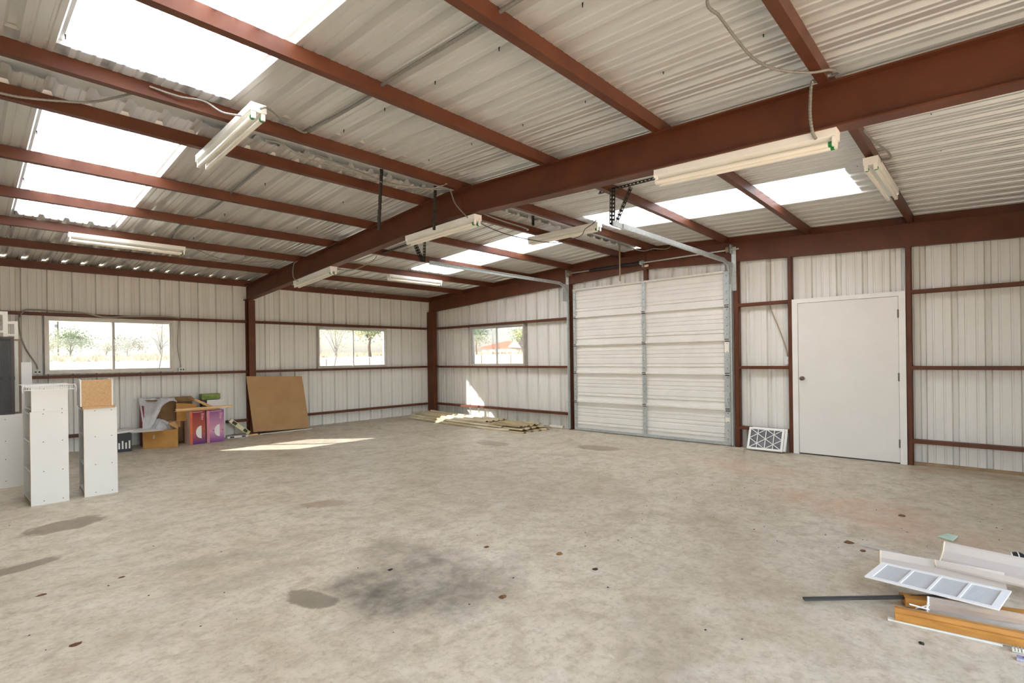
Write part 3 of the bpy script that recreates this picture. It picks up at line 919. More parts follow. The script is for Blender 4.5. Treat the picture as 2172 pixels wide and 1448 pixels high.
# ------------------------------------------------------------------ switch and outlets
def plate(name, label, cat, axis, s, z, w, h, horizontal=False):
    t = thing(name, label, cat, ((s, 0.02, z) if axis == 'x' else (0.02, s, z)))
    def B(s0, s1, d0, d1, z0, z1, m_, nm, par):
        b = MB()
        if axis == 'x': b.box(s0, s1, d0, d1, z0, z1)
        else: b.box(d0, d1, s0, s1, z0, z1)
        return b.build(nm, m_, par)
    B(s-w/2+0.006, s+w/2-0.006, 0.0, 0.055, z-h/2+0.006, z+h/2-0.006, GALV, 'box', t)
    p = B(s-w/2, s+w/2, 0.055, 0.060, z-h/2, z+h/2, WHITE, 'cover_plate', t)
    if cat == 'switch':
        B(s-0.005, s+0.005, 0.060, 0.072, z-0.012, z+0.012, WHITE, 'toggle', p)
    else:
        for d in (-0.022, 0.022):
            B(s+(d-0.012 if horizontal else -0.012), s+(d+0.012 if horizontal else 0.012), 0.060, 0.062, z-0.012+(0 if horizontal else d), z+0.012+(0 if horizontal else d), DARKST, 'socket', p)
    return t
plate('light_switch', 'white light switch left of the entry door', 'switch', 'y', 8.635, 1.38, 0.075, 0.115)
plate('wall_outlet', 'metal outlet box on the rail left of the wide window', 'outlet', 'x', 7.795, 1.355, 0.10, 0.065, True)
plate('wall_outlet', 'white outlet box on the rail right of the wide window', 'outlet', 'x', 5.83, 1.345, 0.11, 0.065, True)

# ------------------------------------------------------------------ shelf units on the left
MEL = mat('white_melamine', (226, 225, 221), rough=0.4, var=0.02, scale=2)
CHIP = mat('particle_board', (206, 170, 126), rough=0.8, rgb2=(190, 152, 108), scale=60)
SCREW = mat('screw_head', (90, 86, 80), rough=0.5, metal=0.5)
def frame4(o, ex, ey):
    return Vector(o), Vector(ex).normalized(), Vector(ey).normalized()
def shelf_unit(name, label, fl_, fr_, depth, z0, z1, shelves, back=None):
    # end panel between floor points fl_ and fr_ faces the camera; open side to the left
    A, B_ = Vector(fl_), Vector(fr_)
    ex = (B_-A); w = ex.length; ex.normalize()
    ey = Vector((ex.y, -ex.x, 0))
    if ey.y > 0: ey = -ey
    t = thing(name, label, 'shelf unit', ((A.x+B_.x)/2, (A.y+B_.y)/2-depth/2, z0))
    H = z1-z0
    def P(nm, u0, u1, v0, v1, h0, h1, m_, par=t):
        b = MB(); b.obox(A+ex*u0+ey*v0+Vector((0, 0, z0+h0)), ex*(u1-u0), ey*(v1-v0), Vector((0, 0, h1-h0))); return b.build(nm, m_, par)
    T = 0.016
    p = P('end_panel', 0, w, 0, T, 0, H, MEL)
    P('end_panel', 0, w, depth-T, depth, 0, H, MEL)
    P('back_panel', w-0.006, w, T, depth-T, 0, H, MEL)
    P('edge_strip', -0.002, 0, 0, T, 0, H, CHIP)
    for hz in shelves:
        P('shelf', 0.004, w-0.006, T, depth-T, hz, hz+T, MEL)
        for u in (0.10*w/0.3, w-0.05):
            b = MB(); c = A+ex*u+Vector((0, 0, z0+hz+T/2)); b.tube([c-ey*0.002, c+ey*0.004], 0.005, 8); b.build('screw', SCREW, p)
    return t
shelf_unit('shelf_unit', 'tall white shelf unit nearest the camera with a wire rack unit on top', (8.138, 3.625, 0), (7.833, 3.617, 0), 0.62, 0.0, 0.978, [0.03, 0.34, 0.65, 0.945])
shelf_unit('shelf_unit', 'small white shelf unit sitting on the tall one under the wire rack', (8.125, 3.606, 0), (7.832, 3.600, 0), 0.60, 0.978, 1.235, [0.01, 0.225])
shelf_unit('shelf_unit', 'tall white shelf unit with the particle board box on top', (7.70, 3.585, 0), (7.404, 3.600, 0), 0.60, 0.0, 0.972, [0.03, 0.34, 0.65, 0.94])
b = MB()
A = Vector((7.71, 3.600, 0.974)); ex = Vector((-0.29, 0.015, 0)); ey = Vector((-0.02, -0.44, 0))
b.obox(A, ex, ey, Vector((0, 0, 0.024)))
tag(b.build('chipboard_offcut', CHIP), 'loose particle board strip lying on the white shelf unit', 'board')
pb = thing('storage_box', 'brown particle board box with white rims on the second shelf unit', 'box', (7.58, 3.4, 1.0))
A = Vector((7.722, 3.545, 0.9985)); ex = Vector((-1, 0.04, 0)).normalized(); ey = Vector((-0.04, -1, 0)).normalized()
w_, d_, h_ = 0.292, 0.34, 0.298
b = MB(); b.obox(A+ex*0.012, ex*(w_-0.024), ey*0.012, Vector((0, 0, h_-0.004))); b.build('back_board', CHIP, pb)
for (o, a, c) in ((A, ex*0.012, ey*d_), (A+ex*(w_-0.012), ex*0.012, ey*d_)):
    b = MB(); b.obox(o, a, c, Vector((0, 0, h_))); b.build('side_panel', MEL, pb)
b = MB(); b.obox(A+ey*0.012+ex*0.012, ex*(w_-0.024), ey*(d_-0.012), Vector((0, 0, 0.014))); b.build('bottom_panel', MEL, pb)
# wire rack draped over the small unit
wr = thing('wire_rack', 'white wire shelf rack with drooping edges on the small shelf unit', 'rack', (7.98, 3.35, 1.24))
WIRE = mat('white_wire', (238, 238, 234), rough=0.35)
x0, x1, y0, y1, zz = 7.80, 8.165, 3.08, 3.66, 1.252
for i in range(21):
    x = x0+(x1-x0)*i/20
    b = MB(); b.tube([(x, y0, zz), (x, y1, zz), (x, y1+0.006, zz-0.006), (x, y1+0.008, zz-0.045)], 0.003, 5); b.build('wire', WIRE, wr)
for y, z in ((y0, zz), (y1, zz+0.004), ((y0+y1)/2, zz-0.004), (y1+0.008, zz-0.045)):
    b = MB(); b.tube([(x0-0.02, y, z), (x1+0.02, y, z)], 0.004, 6); b.build('cross_rod', WIRE, wr)
for x, sx in ((x0-0.02, -1), (x1+0.02, 1)):
    b = MB(); b.tube(smooth_path([(x, y1, zz+0.003), (x+sx*0.012, y1+0.02, zz-0.03), (x+sx*0.008, y1+0.02, zz-0.075)]), 0.004, 6); b.build('end_hook', WIRE, wr)

# white cabinet at the picture edge with screens standing on it
cab = thing('melamine_cabinet', 'wide white cabinet carrying the stacked window screens', 'cabinet', (8.45, 2.05, 0))
b = MB(); b.box(8.067, 8.90, 2.252, 2.268, 0.0, 0.872); fp = b.build('front_panel', MEL, cab)
for (a, c, d, e, f_, g) in ((8.067, 8.083, 1.86, 2.252, 0, 0.872), (8.884, 8.90, 1.86, 2.252, 0, 0.872)):
    b = MB(); b.box(a, c, d, e, f_, g); b.build('side_panel', MEL, cab)
b = MB(); b.box(8.083, 8.884, 1.86, 2.252, 0.856, 0.872); b.build('top_panel', MEL, cab)
b = MB(); b.box(8.083, 8.884, 1.86, 1.868, 0.0, 0.856); b.build('back_panel', CHIP, cab)
for z in (0.08, 0.34, 0.56, 0.82):
    b = MB(); b.tube([(8.262, 2.267, z), (8.262, 2.272, z)], 0.005, 8); b.build('screw', SCREW, fp)
def screen(name, label, x0, x1, y, lean, z0, z1, w, depth, material, mesh=None, rails=(), cat='screen'):
    t = thing(name, label, cat, ((x0+x1)/2, y, z0))
    H = z1-z0
    def P(nm, a, c, e, f_, m_, par=t, d0=0.0, d1=None):
        d1 = depth if d1 is None else d1
        b = MB()
        up = Vector((0, -lean, H)).normalized(); nn = Vector((0, up.z, -up.y))
        b.obox(Vector((a, y, z0))+up*e+nn*d0, Vector((c-a, 0, 0)), up*(f_-e), nn*(d1-d0)); return b.build(nm, m_, par)
    L = math.hypot(H, lean)
    P('stile', x0, x0+w, 0, L, material); P('stile', x1-w, x1, 0, L, material)
    P('rail', x0+w, x1-w, 0, w, material); P('rail', x0+w, x1-w, L-w, L, material)
    for r in rails: P('rail', x0+w, x1-w, L*r-w*0.35, L*r+w*0.35, material)
    if mesh: P('screen_mesh', x0+w, x1-w, w, L-w, mesh, t, depth*0.45, depth*0.55)
    return t
MESH = mat('screen_mesh', (70, 72, 74), rough=0.7, alpha=0.72, var=0.2, scale=30)
OLDW = mat('old_white_wood', (226, 224, 212), rough=0.6, var=0.08, scale=6)
screen('window_screen', 'black framed mesh window screen at the front of the stack', 8.172, 8.90, 2.20, 0.02, 0.874, 1.815, 0.030, 0.02, mat('dark_frame', (62, 56, 54), rough=0.5), MESH)
screen('window_screen', 'brown framed window screen right behind the black one', 8.108, 8.88, 2.13, 0.02, 0.874, 1.79, 0.022, 0.018, mat('brown_frame', (120, 98, 80), rough=0.5))
screen('old_window', 'tall white window sash leftmost at the back of the stack', 8.214, 8.80, 2.03, 0.06, 0.874, 2.135, 0.045, 0.03, OLDW, None, (0.55, 0.80), 'sash')
screen('old_window', 'shorter white window sash behind the mesh screens', 8.117, 8.60, 1.95, 0.06, 0.874, 2.02, 0.036, 0.028, OLDW, None, (0.6, 0.85), 'sash')
b = MB(); b.obox((7.985, 1.80, 0.0), (0.118, 0, 0), (0, 0.018, 0), (0, -0.03, 1.505)); tag(b.build('white_board', MEL), 'narrow white melamine board standing behind the shelf units', 'board')

# ------------------------------------------------------------------ cartons by the window wall
CARD = mat('brown_cardboard', (188, 140, 76), rough=0.8, rgb2=(174, 124, 62), scale=5)
CARDIN = mat('cardboard_inside', (158, 124, 88), rough=0.85, rgb2=(132, 100, 68), scale=8)
CARDP = mat('pale_cardboard', (222, 178, 124), rough=0.8, var=0.08, scale=8)
PAPERW = mat('white_card', (228, 226, 222), rough=0.6, var=0.03)
def slab(o, a, c, thick, nrm=None):
    # sheet spanned by vectors a and c from corner o
    o, a, c = Vector(o), Vector(a), Vector(c)
    n = a.cross(c).normalized()*thick
    return MB().obox(o, a, c, n)
def poly_sheet(pts, thick=0.004):
    p = [Vector(q) for q in pts]
    n = (p[1]-p[0]).cross(p[2]-p[0]).normalized()*thick
    k = len(p)
    b = MB()
    fs = [tuple(range(k)), tuple(range(2*k-1, k-1, -1))] + [((i+1) % k, i, k+i, k+(i+1) % k) for i in range(k)]
    return b.add(p+[q+n for q in p], fs)
Zf = lambda y: fz(y)
# open carton with white flap
cb = thing('cardboard_box', 'low open cardboard box with a white flap folded out', 'box', (6.2, 0.5, Zf(0.5)))
A = Vector((6.545, 0.545, 0.036)); Bq = Vector((6.085, 0.745, 0.034)); Cq = Vector((5.955, 0.26, 0.044)); Dq = A+(Cq-Bq)
up = Vector((0, 0, 0.305))
for nm, p, q in (('front_side', A, Bq), ('right_side', Bq, Cq), ('back_side', Cq, Dq), ('left_side', Dq, A)):
    slab(p, q-p, up, -0.005).build(nm, CARD, cb)
poly_sheet([A, Bq, Cq, Dq], 0.004).build('bottom', CARDIN, cb)
poly_sheet([(6.795, 0.30, 0.372), (6.741, 0.80, 0.350), (6.30, 0.79, 0.345), (6.30, 0.56, 0.352), (6.42, 0.28, 0.360)], 0.005).build('white_flap', PAPERW, cb)
poly_sheet([Bq+up, Cq+up, Cq+up+Vector((-0.02, 0.05, 0.11)), Bq+up+Vector((0.13, -0.06, 0.10))], 0.004).build('flap', CARDP, cb)
# tall open carton behind it
cb2 = thing('cardboard_box', 'tall crumpled cardboard box standing open behind the low one', 'box', (6.1, 0.25, Zf(0.2)))
z0 = Zf(0.2)
slab((6.50, 0.145, z0), (-0.80, 0, 0), (0, 0, 0.80), 0.005).build('back_side', CARDIN, cb2)
slab((6.50, 0.15, z0), (0, 0.30, 0), (0, 0, 0.70), 0.006).build('left_side', mat('crimson_print', (142, 26, 52), rough=0.6), cb2)
slab((5.72, 0.15, z0), (0, 0.32, 0), (0, 0, 0.62), 0.005).build('right_side', CARD, cb2)
slab((6.50, 0.15, z0+0.005), (-0.78, 0, 0), (0, 0.30, 0), 0.005).build('bottom', CARDIN, cb2)
poly_sheet([(6.03, 0.47, 0.45), (5.72, 0.47, 0.43), (5.70, 0.42, 0.72), (6.02, 0.40, 0.76)], 0.005).build('front_flap', CARD, cb2)
poly_sheet([(6.48, 0.16, 0.85), (5.72, 0.16, 0.86), (5.66, 0.30, 0.77), (6.42, 0.34, 0.82)], 0.005).build('top_flap', CARDIN, cb2)
poly_sheet([(5.74, 0.30, 0.80), (5.66, 0.32, 0.80), (5.42, 0.36, 0.66), (5.50, 0.36, 0.65)], 0.006).build('side_flap', CARDP, cb2)
# lettering on the crimson side: three pale bars of a turned word
b = MB()
for k, (ya, zb) in enumerate(((0.40, 0.20), (0.36, 0.24), (0.32, 0.28), (0.28, 0.30))):
    b.box(6.5005, 6.5025, ya-0.012, ya+0.012, z0+zb, z0+zb+0.06)
b.build('printed_lettering', PAPERW, cb2)
# plastic wrap: a draped, wrinkled sheet over the tall box and a heap in the low box
WRAP = mat('bubble_wrap', (244, 245, 248), rough=0.3, transl=0.35, alpha=0.93, var=0.06, scale=25)
def draped(name, label, cat, fn, nu, nv, material, smooth=True):
    b = MB()
    vs_ = [fn(i/nu, j/nv) for j in range(nv+1) for i in range(nu+1)]
    fs = [(j*(nu+1)+i, j*(nu+1)+i+1, (j+1)*(nu+1)+i+1, (j+1)*(nu+1)+i) for j in range(nv) for i in range(nu)]
    b.add(vs_, fs)
    o = b.build(name, material, smooth=smooth)
    return tag(o, label, cat)
rw = random.Random(3)
hs = [[rw.uniform(-1, 1) for _ in range(40)] for _ in range(40)]
def drape1(u, v):
    x = 6.53-0.50*u
    bend = 0.868 - 0.02*u
    down = v*(0.60*max(0, 1-1.25*u)**1.6+0.14+0.05*math.sin(6*u))
    y = 0.18 + 0.30*min(1, v*1.6)+0.02*math.sin(9*u+5*v)
    z = bend - max(0, down-0.05)*1.0 + 0.012*math.sin(17*u+11*v)
    return (x, y + 0.03*hs[int(u*20)][int(v*20)]*0.4, z)
draped('plastic_wrap', 'white plastic wrap draped over the tall open box', 'wrap', drape1, 20, 18, WRAP)
def heap(cx, cy, cz, rx, ry, rz, seed):
    r_ = random.Random(seed)
    ph = [r_.uniform(0, 6) for _ in range(6)]
    def fn(u, v):
        a = u*2*math.pi; t = v*math.pi*0.5
        rr = 1+0.12*math.sin(3*a+ph[0])+0.08*math.sin(7*a+ph[1]+4*v)+0.05*math.sin(13*a+9*v)
        return (cx+rx*rr*math.cos(a)*math.sin(t), cy+ry*rr*math.sin(a)*math.sin(t), cz+rz*rr*math.cos(t))
    return fn
draped('plastic_bundle', 'crumpled clear plastic bundle inside the low open box', 'plastic', heap(6.27, 0.47, 0.20, 0.20, 0.16, 0.27, 5), 28, 10, WRAP)
b = poly_sheet([(6.17, 0.66, 0.37), (6.02, 0.64, 0.36), (5.98, 0.50, 0.44), (6.15, 0.46, 0.46)], 0.006)
tag(b.build('packing_paper', mat('kraft_paper', (196, 150, 100), rough=0.8, var=0.15, scale=12)), 'folded brown packing paper poking out of the low box', 'paper')

# two lamp cartons with purple printed faces
def print_material(name, top, low, glow):
    m = bpy.data.materials.new(name)
    m.use_nodes = True
    nt = m.node_tree
    bs = nt.nodes['Principled BSDF']
    bs.inputs['Roughness'].default_value = 0.4
    tc = nt.nodes.new('ShaderNodeTexCoord')
    sp = nt.nodes.new('ShaderNodeSeparateXYZ')
    nt.links.new(tc.outputs['Generated'], sp.inputs[0])
    rp = nt.nodes.new('ShaderNodeValToRGB')
    rp.color_ramp.elements[0].position = 0.02; rp.color_ramp.elements[0].color = lin(low)+(1,)
    rp.color_ramp.elements[1].position = 0.95; rp.color_ramp.elements[1].color = lin(top)+(1,)
    e = rp.color_ramp.elements.new(0.36); e.color = lin(glow)+(1,)
    nt.links.new(sp.outputs['Z'], rp.inputs[0])
    nt.links.new(rp.outputs[0], bs.inputs['Base Color'])
    return m
def lamp_box(label, fl_, fr_, back, h, front_mat, stripe_mat, side_mat):
    A, B_ = Vector(fl_), Vector(fr_)
    ex = B_-A; w = ex.length; ex.normalize(); ey = Vector((ex.y, -ex.x, 0))
    if ey.y > 0: ey = -ey
    t = thing('lamp_carton', label, 'box', tuple((A+B_)/2+ey*back/2), group='purple printed lamp cartons')
    U = Vector((0, 0, 1))
    body = MB().obox(A+ey*0.002, ex*w, ey*back, U*h).build('carton_body', side_mat, t)
    MB().obox(A+ex*w*0.16, ex*w*0.84, ey*0.003, U*h).build('printed_front', front_mat, body)
    MB().obox(A, ex*w*0.16, ey*0.003, U*h).build('orange_stripe', stripe_mat, body)
    # printed lamp: half-dome shade turned on its side, with stem
    c = A+ex*w*0.74+U*h*0.36-ey*0.0005
    R = h*0.19
    pts = [c+ex*(-R*0.78*math.cos(a))+U*R*math.sin(a) for a in [math.pi*(k/14-0.5) for k in range(15)]]
    b = MB(); b.add(pts+[p-ey*0.0015 for p in pts], [tuple(range(15)), tuple(range(29, 14, -1))]); b.build('printed_shade', PAPERW, body)
    b = MB(); b.obox(c+ex*w*0.02, ex*w*0.22, -ey*0.001, U*0.004); b.obox(c-ex*(w*0.42), ex*w*0.12, -ey*0.001, U*0.008); b.obox(c+ex*w*0.16-U*0.02, ex*0.006, -ey*0.001, U*0.045)
    b.build('printed_stem', mat('ink_dark', (62, 36, 70), rough=0.5), body)
    b = MB()
    for k in range(6):
        b.obox(A+ex*w*(0.72+0.02*(k % 2))+U*h*(0.90-0.035*k)-ey*0.0005, ex*w*(0.20-0.015*k), -ey*0.001, U*h*0.014)
    for k in range(9):
        b.obox(A+ex*w*(0.20+0.075*k)+U*h*0.955-ey*0.0005, ex*w*0.05, -ey*0.001, U*h*0.022)
    b.build('printed_text', mat('ink_pale', (226, 170, 176), rough=0.5), body)
    return t
lamp_box('magenta lamp carton with an orange edge stripe next to the open box', (5.885, 0.690, 0.034), (5.645, 0.690, 0.034), 0.34, 0.585, print_material('magenta_print', (128, 14, 36), (92, 30, 112), (176, 84, 52)), mat('orange_print', (214, 106, 50), rough=0.4, rgb2=(196, 80, 56), scale=6), mat('pale_side', (214, 190, 180), rough=0.5))
lamp_box('violet lamp carton with a pink edge stripe next to the slats', (5.615, 0.665, 0.035), (5.335, 0.675, 0.035), 0.34, 0.575, print_material('violet_print', (132, 72, 130), (122, 58, 132), (206, 146, 168)), mat('pink_print', (212, 132, 140), rough=0.4), mat('lilac_side', (198, 184, 196), rough=0.5, rgb2=(170, 140, 170), scale=9))
WOODP = mat('pale_wood', (232, 196, 146), rough=0.65, rgb2=(220, 178, 124), scale=4, stretch=(1, 8, 8))
b = MB().obox((6.07, 0.62, 0.640), (-0.93, -0.06, -0.002), (0, -0.07, 0), (0, 0, 0.030)); tag(b.build('wood_lath', WOODP), 'pale wooden slat laid across both lamp cartons', 'slat')
b = poly_sheet([(6.12, 0.70, 0.632), (5.50, 0.72, 0.625), (5.36, 0.58, 0.633), (6.05, 0.58, 0.636)], 0.006); tag(b.build('cardboard_sheet', CARDP), 'thin pale cardboard sheet on top of the lamp cartons', 'cardboard')
# things standing behind the lamp cartons
t = thing('carton', 'dark carton with a green leafy lid behind the lamp cartons', 'box', (5.43, 0.22, Zf(0.2)))
MB().box(5.29, 5.575, 0.135, 0.30, Zf(0.2), 0.785).build('carton_body', mat('dark_print', (64, 62, 66), rough=0.6, var=0.3, scale=9), t)
MB().box(5.275, 5.585, 0.130, 0.31, 0.785, 0.885).build('carton_lid', mat('green_print', (130, 146, 62), rough=0.5, rgb2=(88, 112, 48), scale=14), t)
b = MB().obox((5.20, 0.315, Zf(0.3)), (0.305, 0, 0), (0, 0.012, 0), (0, 0.0, 0.73)); tag(b.build('foam_board', PAPERW), 'small white panel standing upright behind the violet lamp carton', 'panel')
# black carton by the second shelf unit
t = thing('carton', 'black carton with white print beside the white shelf unit', 'box', (6.80, 0.42, Zf(0.4)))
MB().obox((6.90, 0.60, Zf(0.6)), (-0.19, 0.02, 0), (-0.02, -0.40, 0), (0, 0, 0.30)).build('carton_body', mat('black_print', (34, 34, 36), rough=0.5), t)
b = MB()
for k in range(4):
    b.obox((6.885-0.045*k, 0.606+0.0045*k, Zf(0.6)+0.05), (-0.022, 0.0022, 0), (0, 0.002, 0), (0, 0, 0.10+0.03*(k % 2)))
b.build('printed_lettering', PAPERW, t)
b = MB().obox((6.93, 0.61, Zf(0.6)+0.30), (-0.24, 0.02, 0.015), (-0.02, -0.42, 0), (0, 0, 0.03)); b.build('carton_lid', PAPERW, t)
# slats between cartons and the leaning board
def slat_box(label, p0, p1, w, h, mats_):
    t = thing('trim_carton', label, 'box', tuple(Vector(p0)))
    b = MB(); b.bar(p0, p1, w, h); b.build('carton_body', mats_[0], t)
    d = Vector(p1)-Vector(p0)
    q = Vector(p0)+d*0.1
    b = MB(); b.bar(Vector(p0)+d*0.12, Vector(p0)+d*0.32, w*1.02, h*0.7); b.bar(Vector(p0)+d*0.70, Vector(p0)+d*0.88, w*1.02, h*0.7); b.build('printed_band', BLACK, t)
    return t
slat_box('narrow yellow-topped carton tilted against the floor beside the leaning board', (5.14, 0.38, 0.375), (4.82, 0.43, 0.10), 0.11, 0.075, (mat('yellow_print', (192, 184, 110), rough=0.5, rgb2=(220, 216, 190), scale=7),))
slat_box('narrow white carton lying flat in front of the leaning board', (5.22, 0.46, 0.062), (4.86, 0.47, 0.060), 0.07, 0.036, (PAPERW,))
b = MB().bar((4.95, 0.44, 0.055), (4.66, 0.42, 0.058), 0.05, 0.022); tag(b.build('wood_offcut', WOODP), 'short pale wood offcut at the foot of the leaning board', 'offcut')

# leaning hardboard
HB = mat('hardboard_sheet', (178, 142, 98), rough=0.7, rgb2=(168, 130, 86), scale=3, bump=0.05, bscale=30)
b = poly_sheet([(4.70, 0.345, 0.095), (3.57, 0.355, 0.060), (3.655, 0.212, 1.148), (4.775, 0.212, 1.186)], -0.006)
tag(b.build('hardboard_sheet', HB), 'large brown hardboard sheet leaning against the window wall', 'board')
b = MB().bar((4.60, 0.395, 0.048), (3.54, 0.395, 0.046), 0.03, 0.012); tag(b.build('white_strip', PAPERW), 'thin white strip lying along the foot of the hardboard', 'strip')

# ------------------------------------------------------------------ stacked corrugated sheets in the corner
SHEETM = mat('weathered_sheet', (222, 212, 186), rough=0.55, rgb2=(178, 160, 122), scale=3, stretch=(3, 0.6, 1))
SHEETM2 = mat('weathered_sheet_dark', (200, 184, 148), rough=0.6, rgb2=(150, 130, 92), scale=3, stretch=(3, 0.6, 1))
def loose_sheet(label, x0, x1, ya, yb, skew, z, material, twist=0.0):
    b = MB()
    n = 4
    pitch = (x1-x0)/n
    prof = []
    for k in range(n):
        s = k*pitch
        prof += [(s, 0), (s+pitch*0.52, 0), (s+pitch*0.64, 0.022), (s+pitch*0.86, 0.022)]
    prof.append((n*pitch, 0.0))
    th = 0.002
    m_ = len(prof)
    ny = 6
    rnd = random.Random(int(z*1000))
    rows = []
    for j in range(ny+1):
        t = j/ny
        y = ya+(yb-ya)*t
        sag = 0.004*math.sin(5*t+z*90)
        rows.append([Vector((x0+s+skew*t, y + (0.02*math.sin(7*s+z*50) if j in (0, ny) else 0), z+h+sag+twist*t*s+fz(y))) for s, h in prof])
    V = [p for r in rows for p in r] + [p-Vector((0, 0, th)) for r in rows for p in r]
    o = (ny+1)*m_
    fs = []
    for j in range(ny):
        for i in range(m_-1):
            a = j*m_+i
            fs.append((a, a+1, a+m_+1, a+m_)); fs.append((o+a+m_, o+a+m_+1, o+a+1, o+a))
        fs.append((j*m_, (j+1)*m_, o+(j+1)*m_, o+j*m_)); e = m_-1
        fs.append((j*m_+e, o+j*m_+e, o+(j+1)*m_+e, (j+1)*m_+e))
    for i in range(m_-1):
        fs.append((i, o+i, o+i+1, i+1)); a = ny*m_+i; fs.append((a, a+1, o+a+1, o+a))
    b.add(V, fs)
    ob = b.build('corrugated_sheet', material)
    return tag(ob, label, 'metal sheet', 'loose corrugated sheets in the corner')
loose_sheet('bottom corrugated sheet of the stack in the corner', 0.26, 1.16, 0.45, 4.24, 0.0, 0.006, SHEETM2)
loose_sheet('second corrugated sheet from the bottom of the corner stack', 0.22, 1.14, 0.36, 3.80, 0.0, 0.022, SHEETM)
loose_sheet('third corrugated sheet in the corner stack, shifted toward the garage door', 0.20, 1.10, 0.62, 4.10, -0.04, 0.042, SHEETM2)
loose_sheet('fourth corrugated sheet of the corner stack with a bright sunlit face', 0.24, 1.06, 0.40, 3.55, 0.03, 0.062, SHEETM)
loose_sheet('fifth corrugated sheet of the corner stack, pushed back to the wall', 0.15, 0.96, 0.52, 3.95, -0.02, 0.082, SHEETM2)
loose_sheet('topmost short corrugated sheet of the corner stack', 0.20, 0.90, 0.34, 2.95, 0.02, 0.104, SHEETM)
pv = thing('plastic_pipe', 'short white plastic pipe on the floor beside the garage track', 'pipe', (0.14, 4.33, 0))
b = MB(); b.tube([(0.16, 4.10, 0.034), (0.15, 4.44, 0.034)], 0.03, 12, cap=False); b.tube([(0.15, 4.44, 0.034), (0.16, 4.10, 0.034)], 0.026, 12, cap=False); b.build('pipe_wall', mat('pvc', (224, 216, 200), rough=0.4), pv)
b = MB(); b.tube([(0.15, 4.40, 0.034), (0.15, 4.445, 0.034)], 0.036, 12, cap=False); b.build('pipe_collar', mat('pvc', (224, 216, 200)), pv)

# ------------------------------------------------------------------ air filters
CARDW = mat('white_cardboard', (240, 240, 236), rough=0.6)
PLEAT = mat('grey_pleats', (160, 158, 162), rough=0.8, var=0.1)
def make_filter():
    t = thing('air_filter', 'x', 'filter')
    W_, H_, D_ = 0.50, 0.345, 0.04      # local: x across, z up, y depth
    f = MB()
    for (a, c, d, e) in ((0, W_, 0, 0.028), (0, W_, H_-0.028, H_), (0, 0.028, 0.028, H_-0.028), (W_-0.028, W_, 0.028, H_-0.028)):
        f.box(a, c, 0, D_, d, e)
    f.build('filter_frame', CARDW, t, local=True)
    p = MB()
    n = 22
    for i in range(n):
        z0 = 0.028+(H_-0.056)*i/n; z1 = 0.028+(H_-0.056)*(i+1)/n; zm = (z0+z1)/2
        p.quad((0.028, 0.022, z0), (W_-0.028, 0.022, z0), (W_-0.028, 0.032, zm), (0.028, 0.032, zm))
        p.quad((0.028, 0.032, zm), (W_-0.028, 0.032, zm), (W_-0.028, 0.022, z1), (0.028, 0.022, z1))
    p.build('pleats', PLEAT, t, local=True)
    def strip(a, c):
        b = MB(); d = Vector((c[0]-a[0], 0, c[1]-a[1])); s = Vector((-d.z, 0, d.x)).normalized()*0.010
        b.obox(Vector((a[0], D_-0.004, a[1]))-s/2, d, s, Vector((0, 0.004, 0))); b.build('lattice_strip', CARDW, t, local=True)
    x0, x1, z0, z1 = 0.02, W_-0.02, 0.02, H_-0.02
    for k in range(1, 4): strip((x0+(x1-x0)*k/4, z0), (x0+(x1-x0)*k/4, z1))
    cw, chh = (x1-x0)/2, (z1-z0)/2
    for i in range(2):
        for j in range(2):
            a, c = x0+i*cw, z0+j*chh
            strip((a, c), (a+cw, c+chh)); strip((a+cw, c), (a, c+chh))
    return t
f1 = make_filter()
f2 = copy_tree(f1)
lean = math.radians(24)
for o, x, y, lab in ((f1, 0.285, 8.61, 'front pleated air filter with white lattice leaning by the entry door'), (f2, 0.235, 8.64, 'rear pleated air filter half hidden behind the front one')):
    # local +x runs towards -y, local +y faces the room (+x)
    o.rotation_mode = 'QUATERNION'
    o.rotation_quaternion = Matrix(((0, 1, 0), (-1, 0, 0), (0, 0, 1))).to_quaternion() @ Matrix.Rotation(lean, 3, 'X').to_quaternion()
    o.location = (x, y, 0.016)
    tag(o, lab, 'filter', 'pleated air filters')

# ------------------------------------------------------------------ scrap pile in the right foreground
LENS = mat('acrylic_lens', (244, 238, 232), rough=0.25, transl=0.4, alpha=0.66, spec=0.6)
CLEAR = mat('clear_acrylic', (206, 200, 192), rough=0.12, alpha=0.34, spec=0.8)
def lens_panel(name, label, o, along, across, prof, material, cat='light lens', rim=None):
    o, along, across = Vector(o), Vector(along), Vector(across)
    U = Vector((0, 0, 1))
    t = thing(name, label, cat, tuple(o))
    b = MB(); th = 0.003
    n = len(prof)
    A = [o+across*a+U*h for a, h in prof]
    V = A+[p+along for p in A]+[p-U*th for p in A]+[p+along-U*th for p in A]
    fs = []
    for i in range(n-1):
        fs += [(i, i+1, n+i+1, n+i), (2*n+i+1, 2*n+i, 3*n+i, 3*n+i+1)]
    b.add(V, fs); b.build('lens_sheet', material, t, smooth=False)
    b = MB(); b.tube([p-U*0.001 for p in A], 0.005, 6); b.build('lens_rim', rim or mat('yellowed_plastic', (226, 210, 180), rough=0.4), t)
    return t
U = Vector((0, 0, 1))
lens_panel('light_lens', 'milky lens cover standing at the far left of the scrap pile', (4.455, 10.365, 0.012), (-0.05, 0.62, 0.0), (-0.15, -0.02, 0), [(0, 0.0), (0.18, 0.012), (0.55, 0.035), (0.9, 0.06), (1.0, 0.105)], LENS)
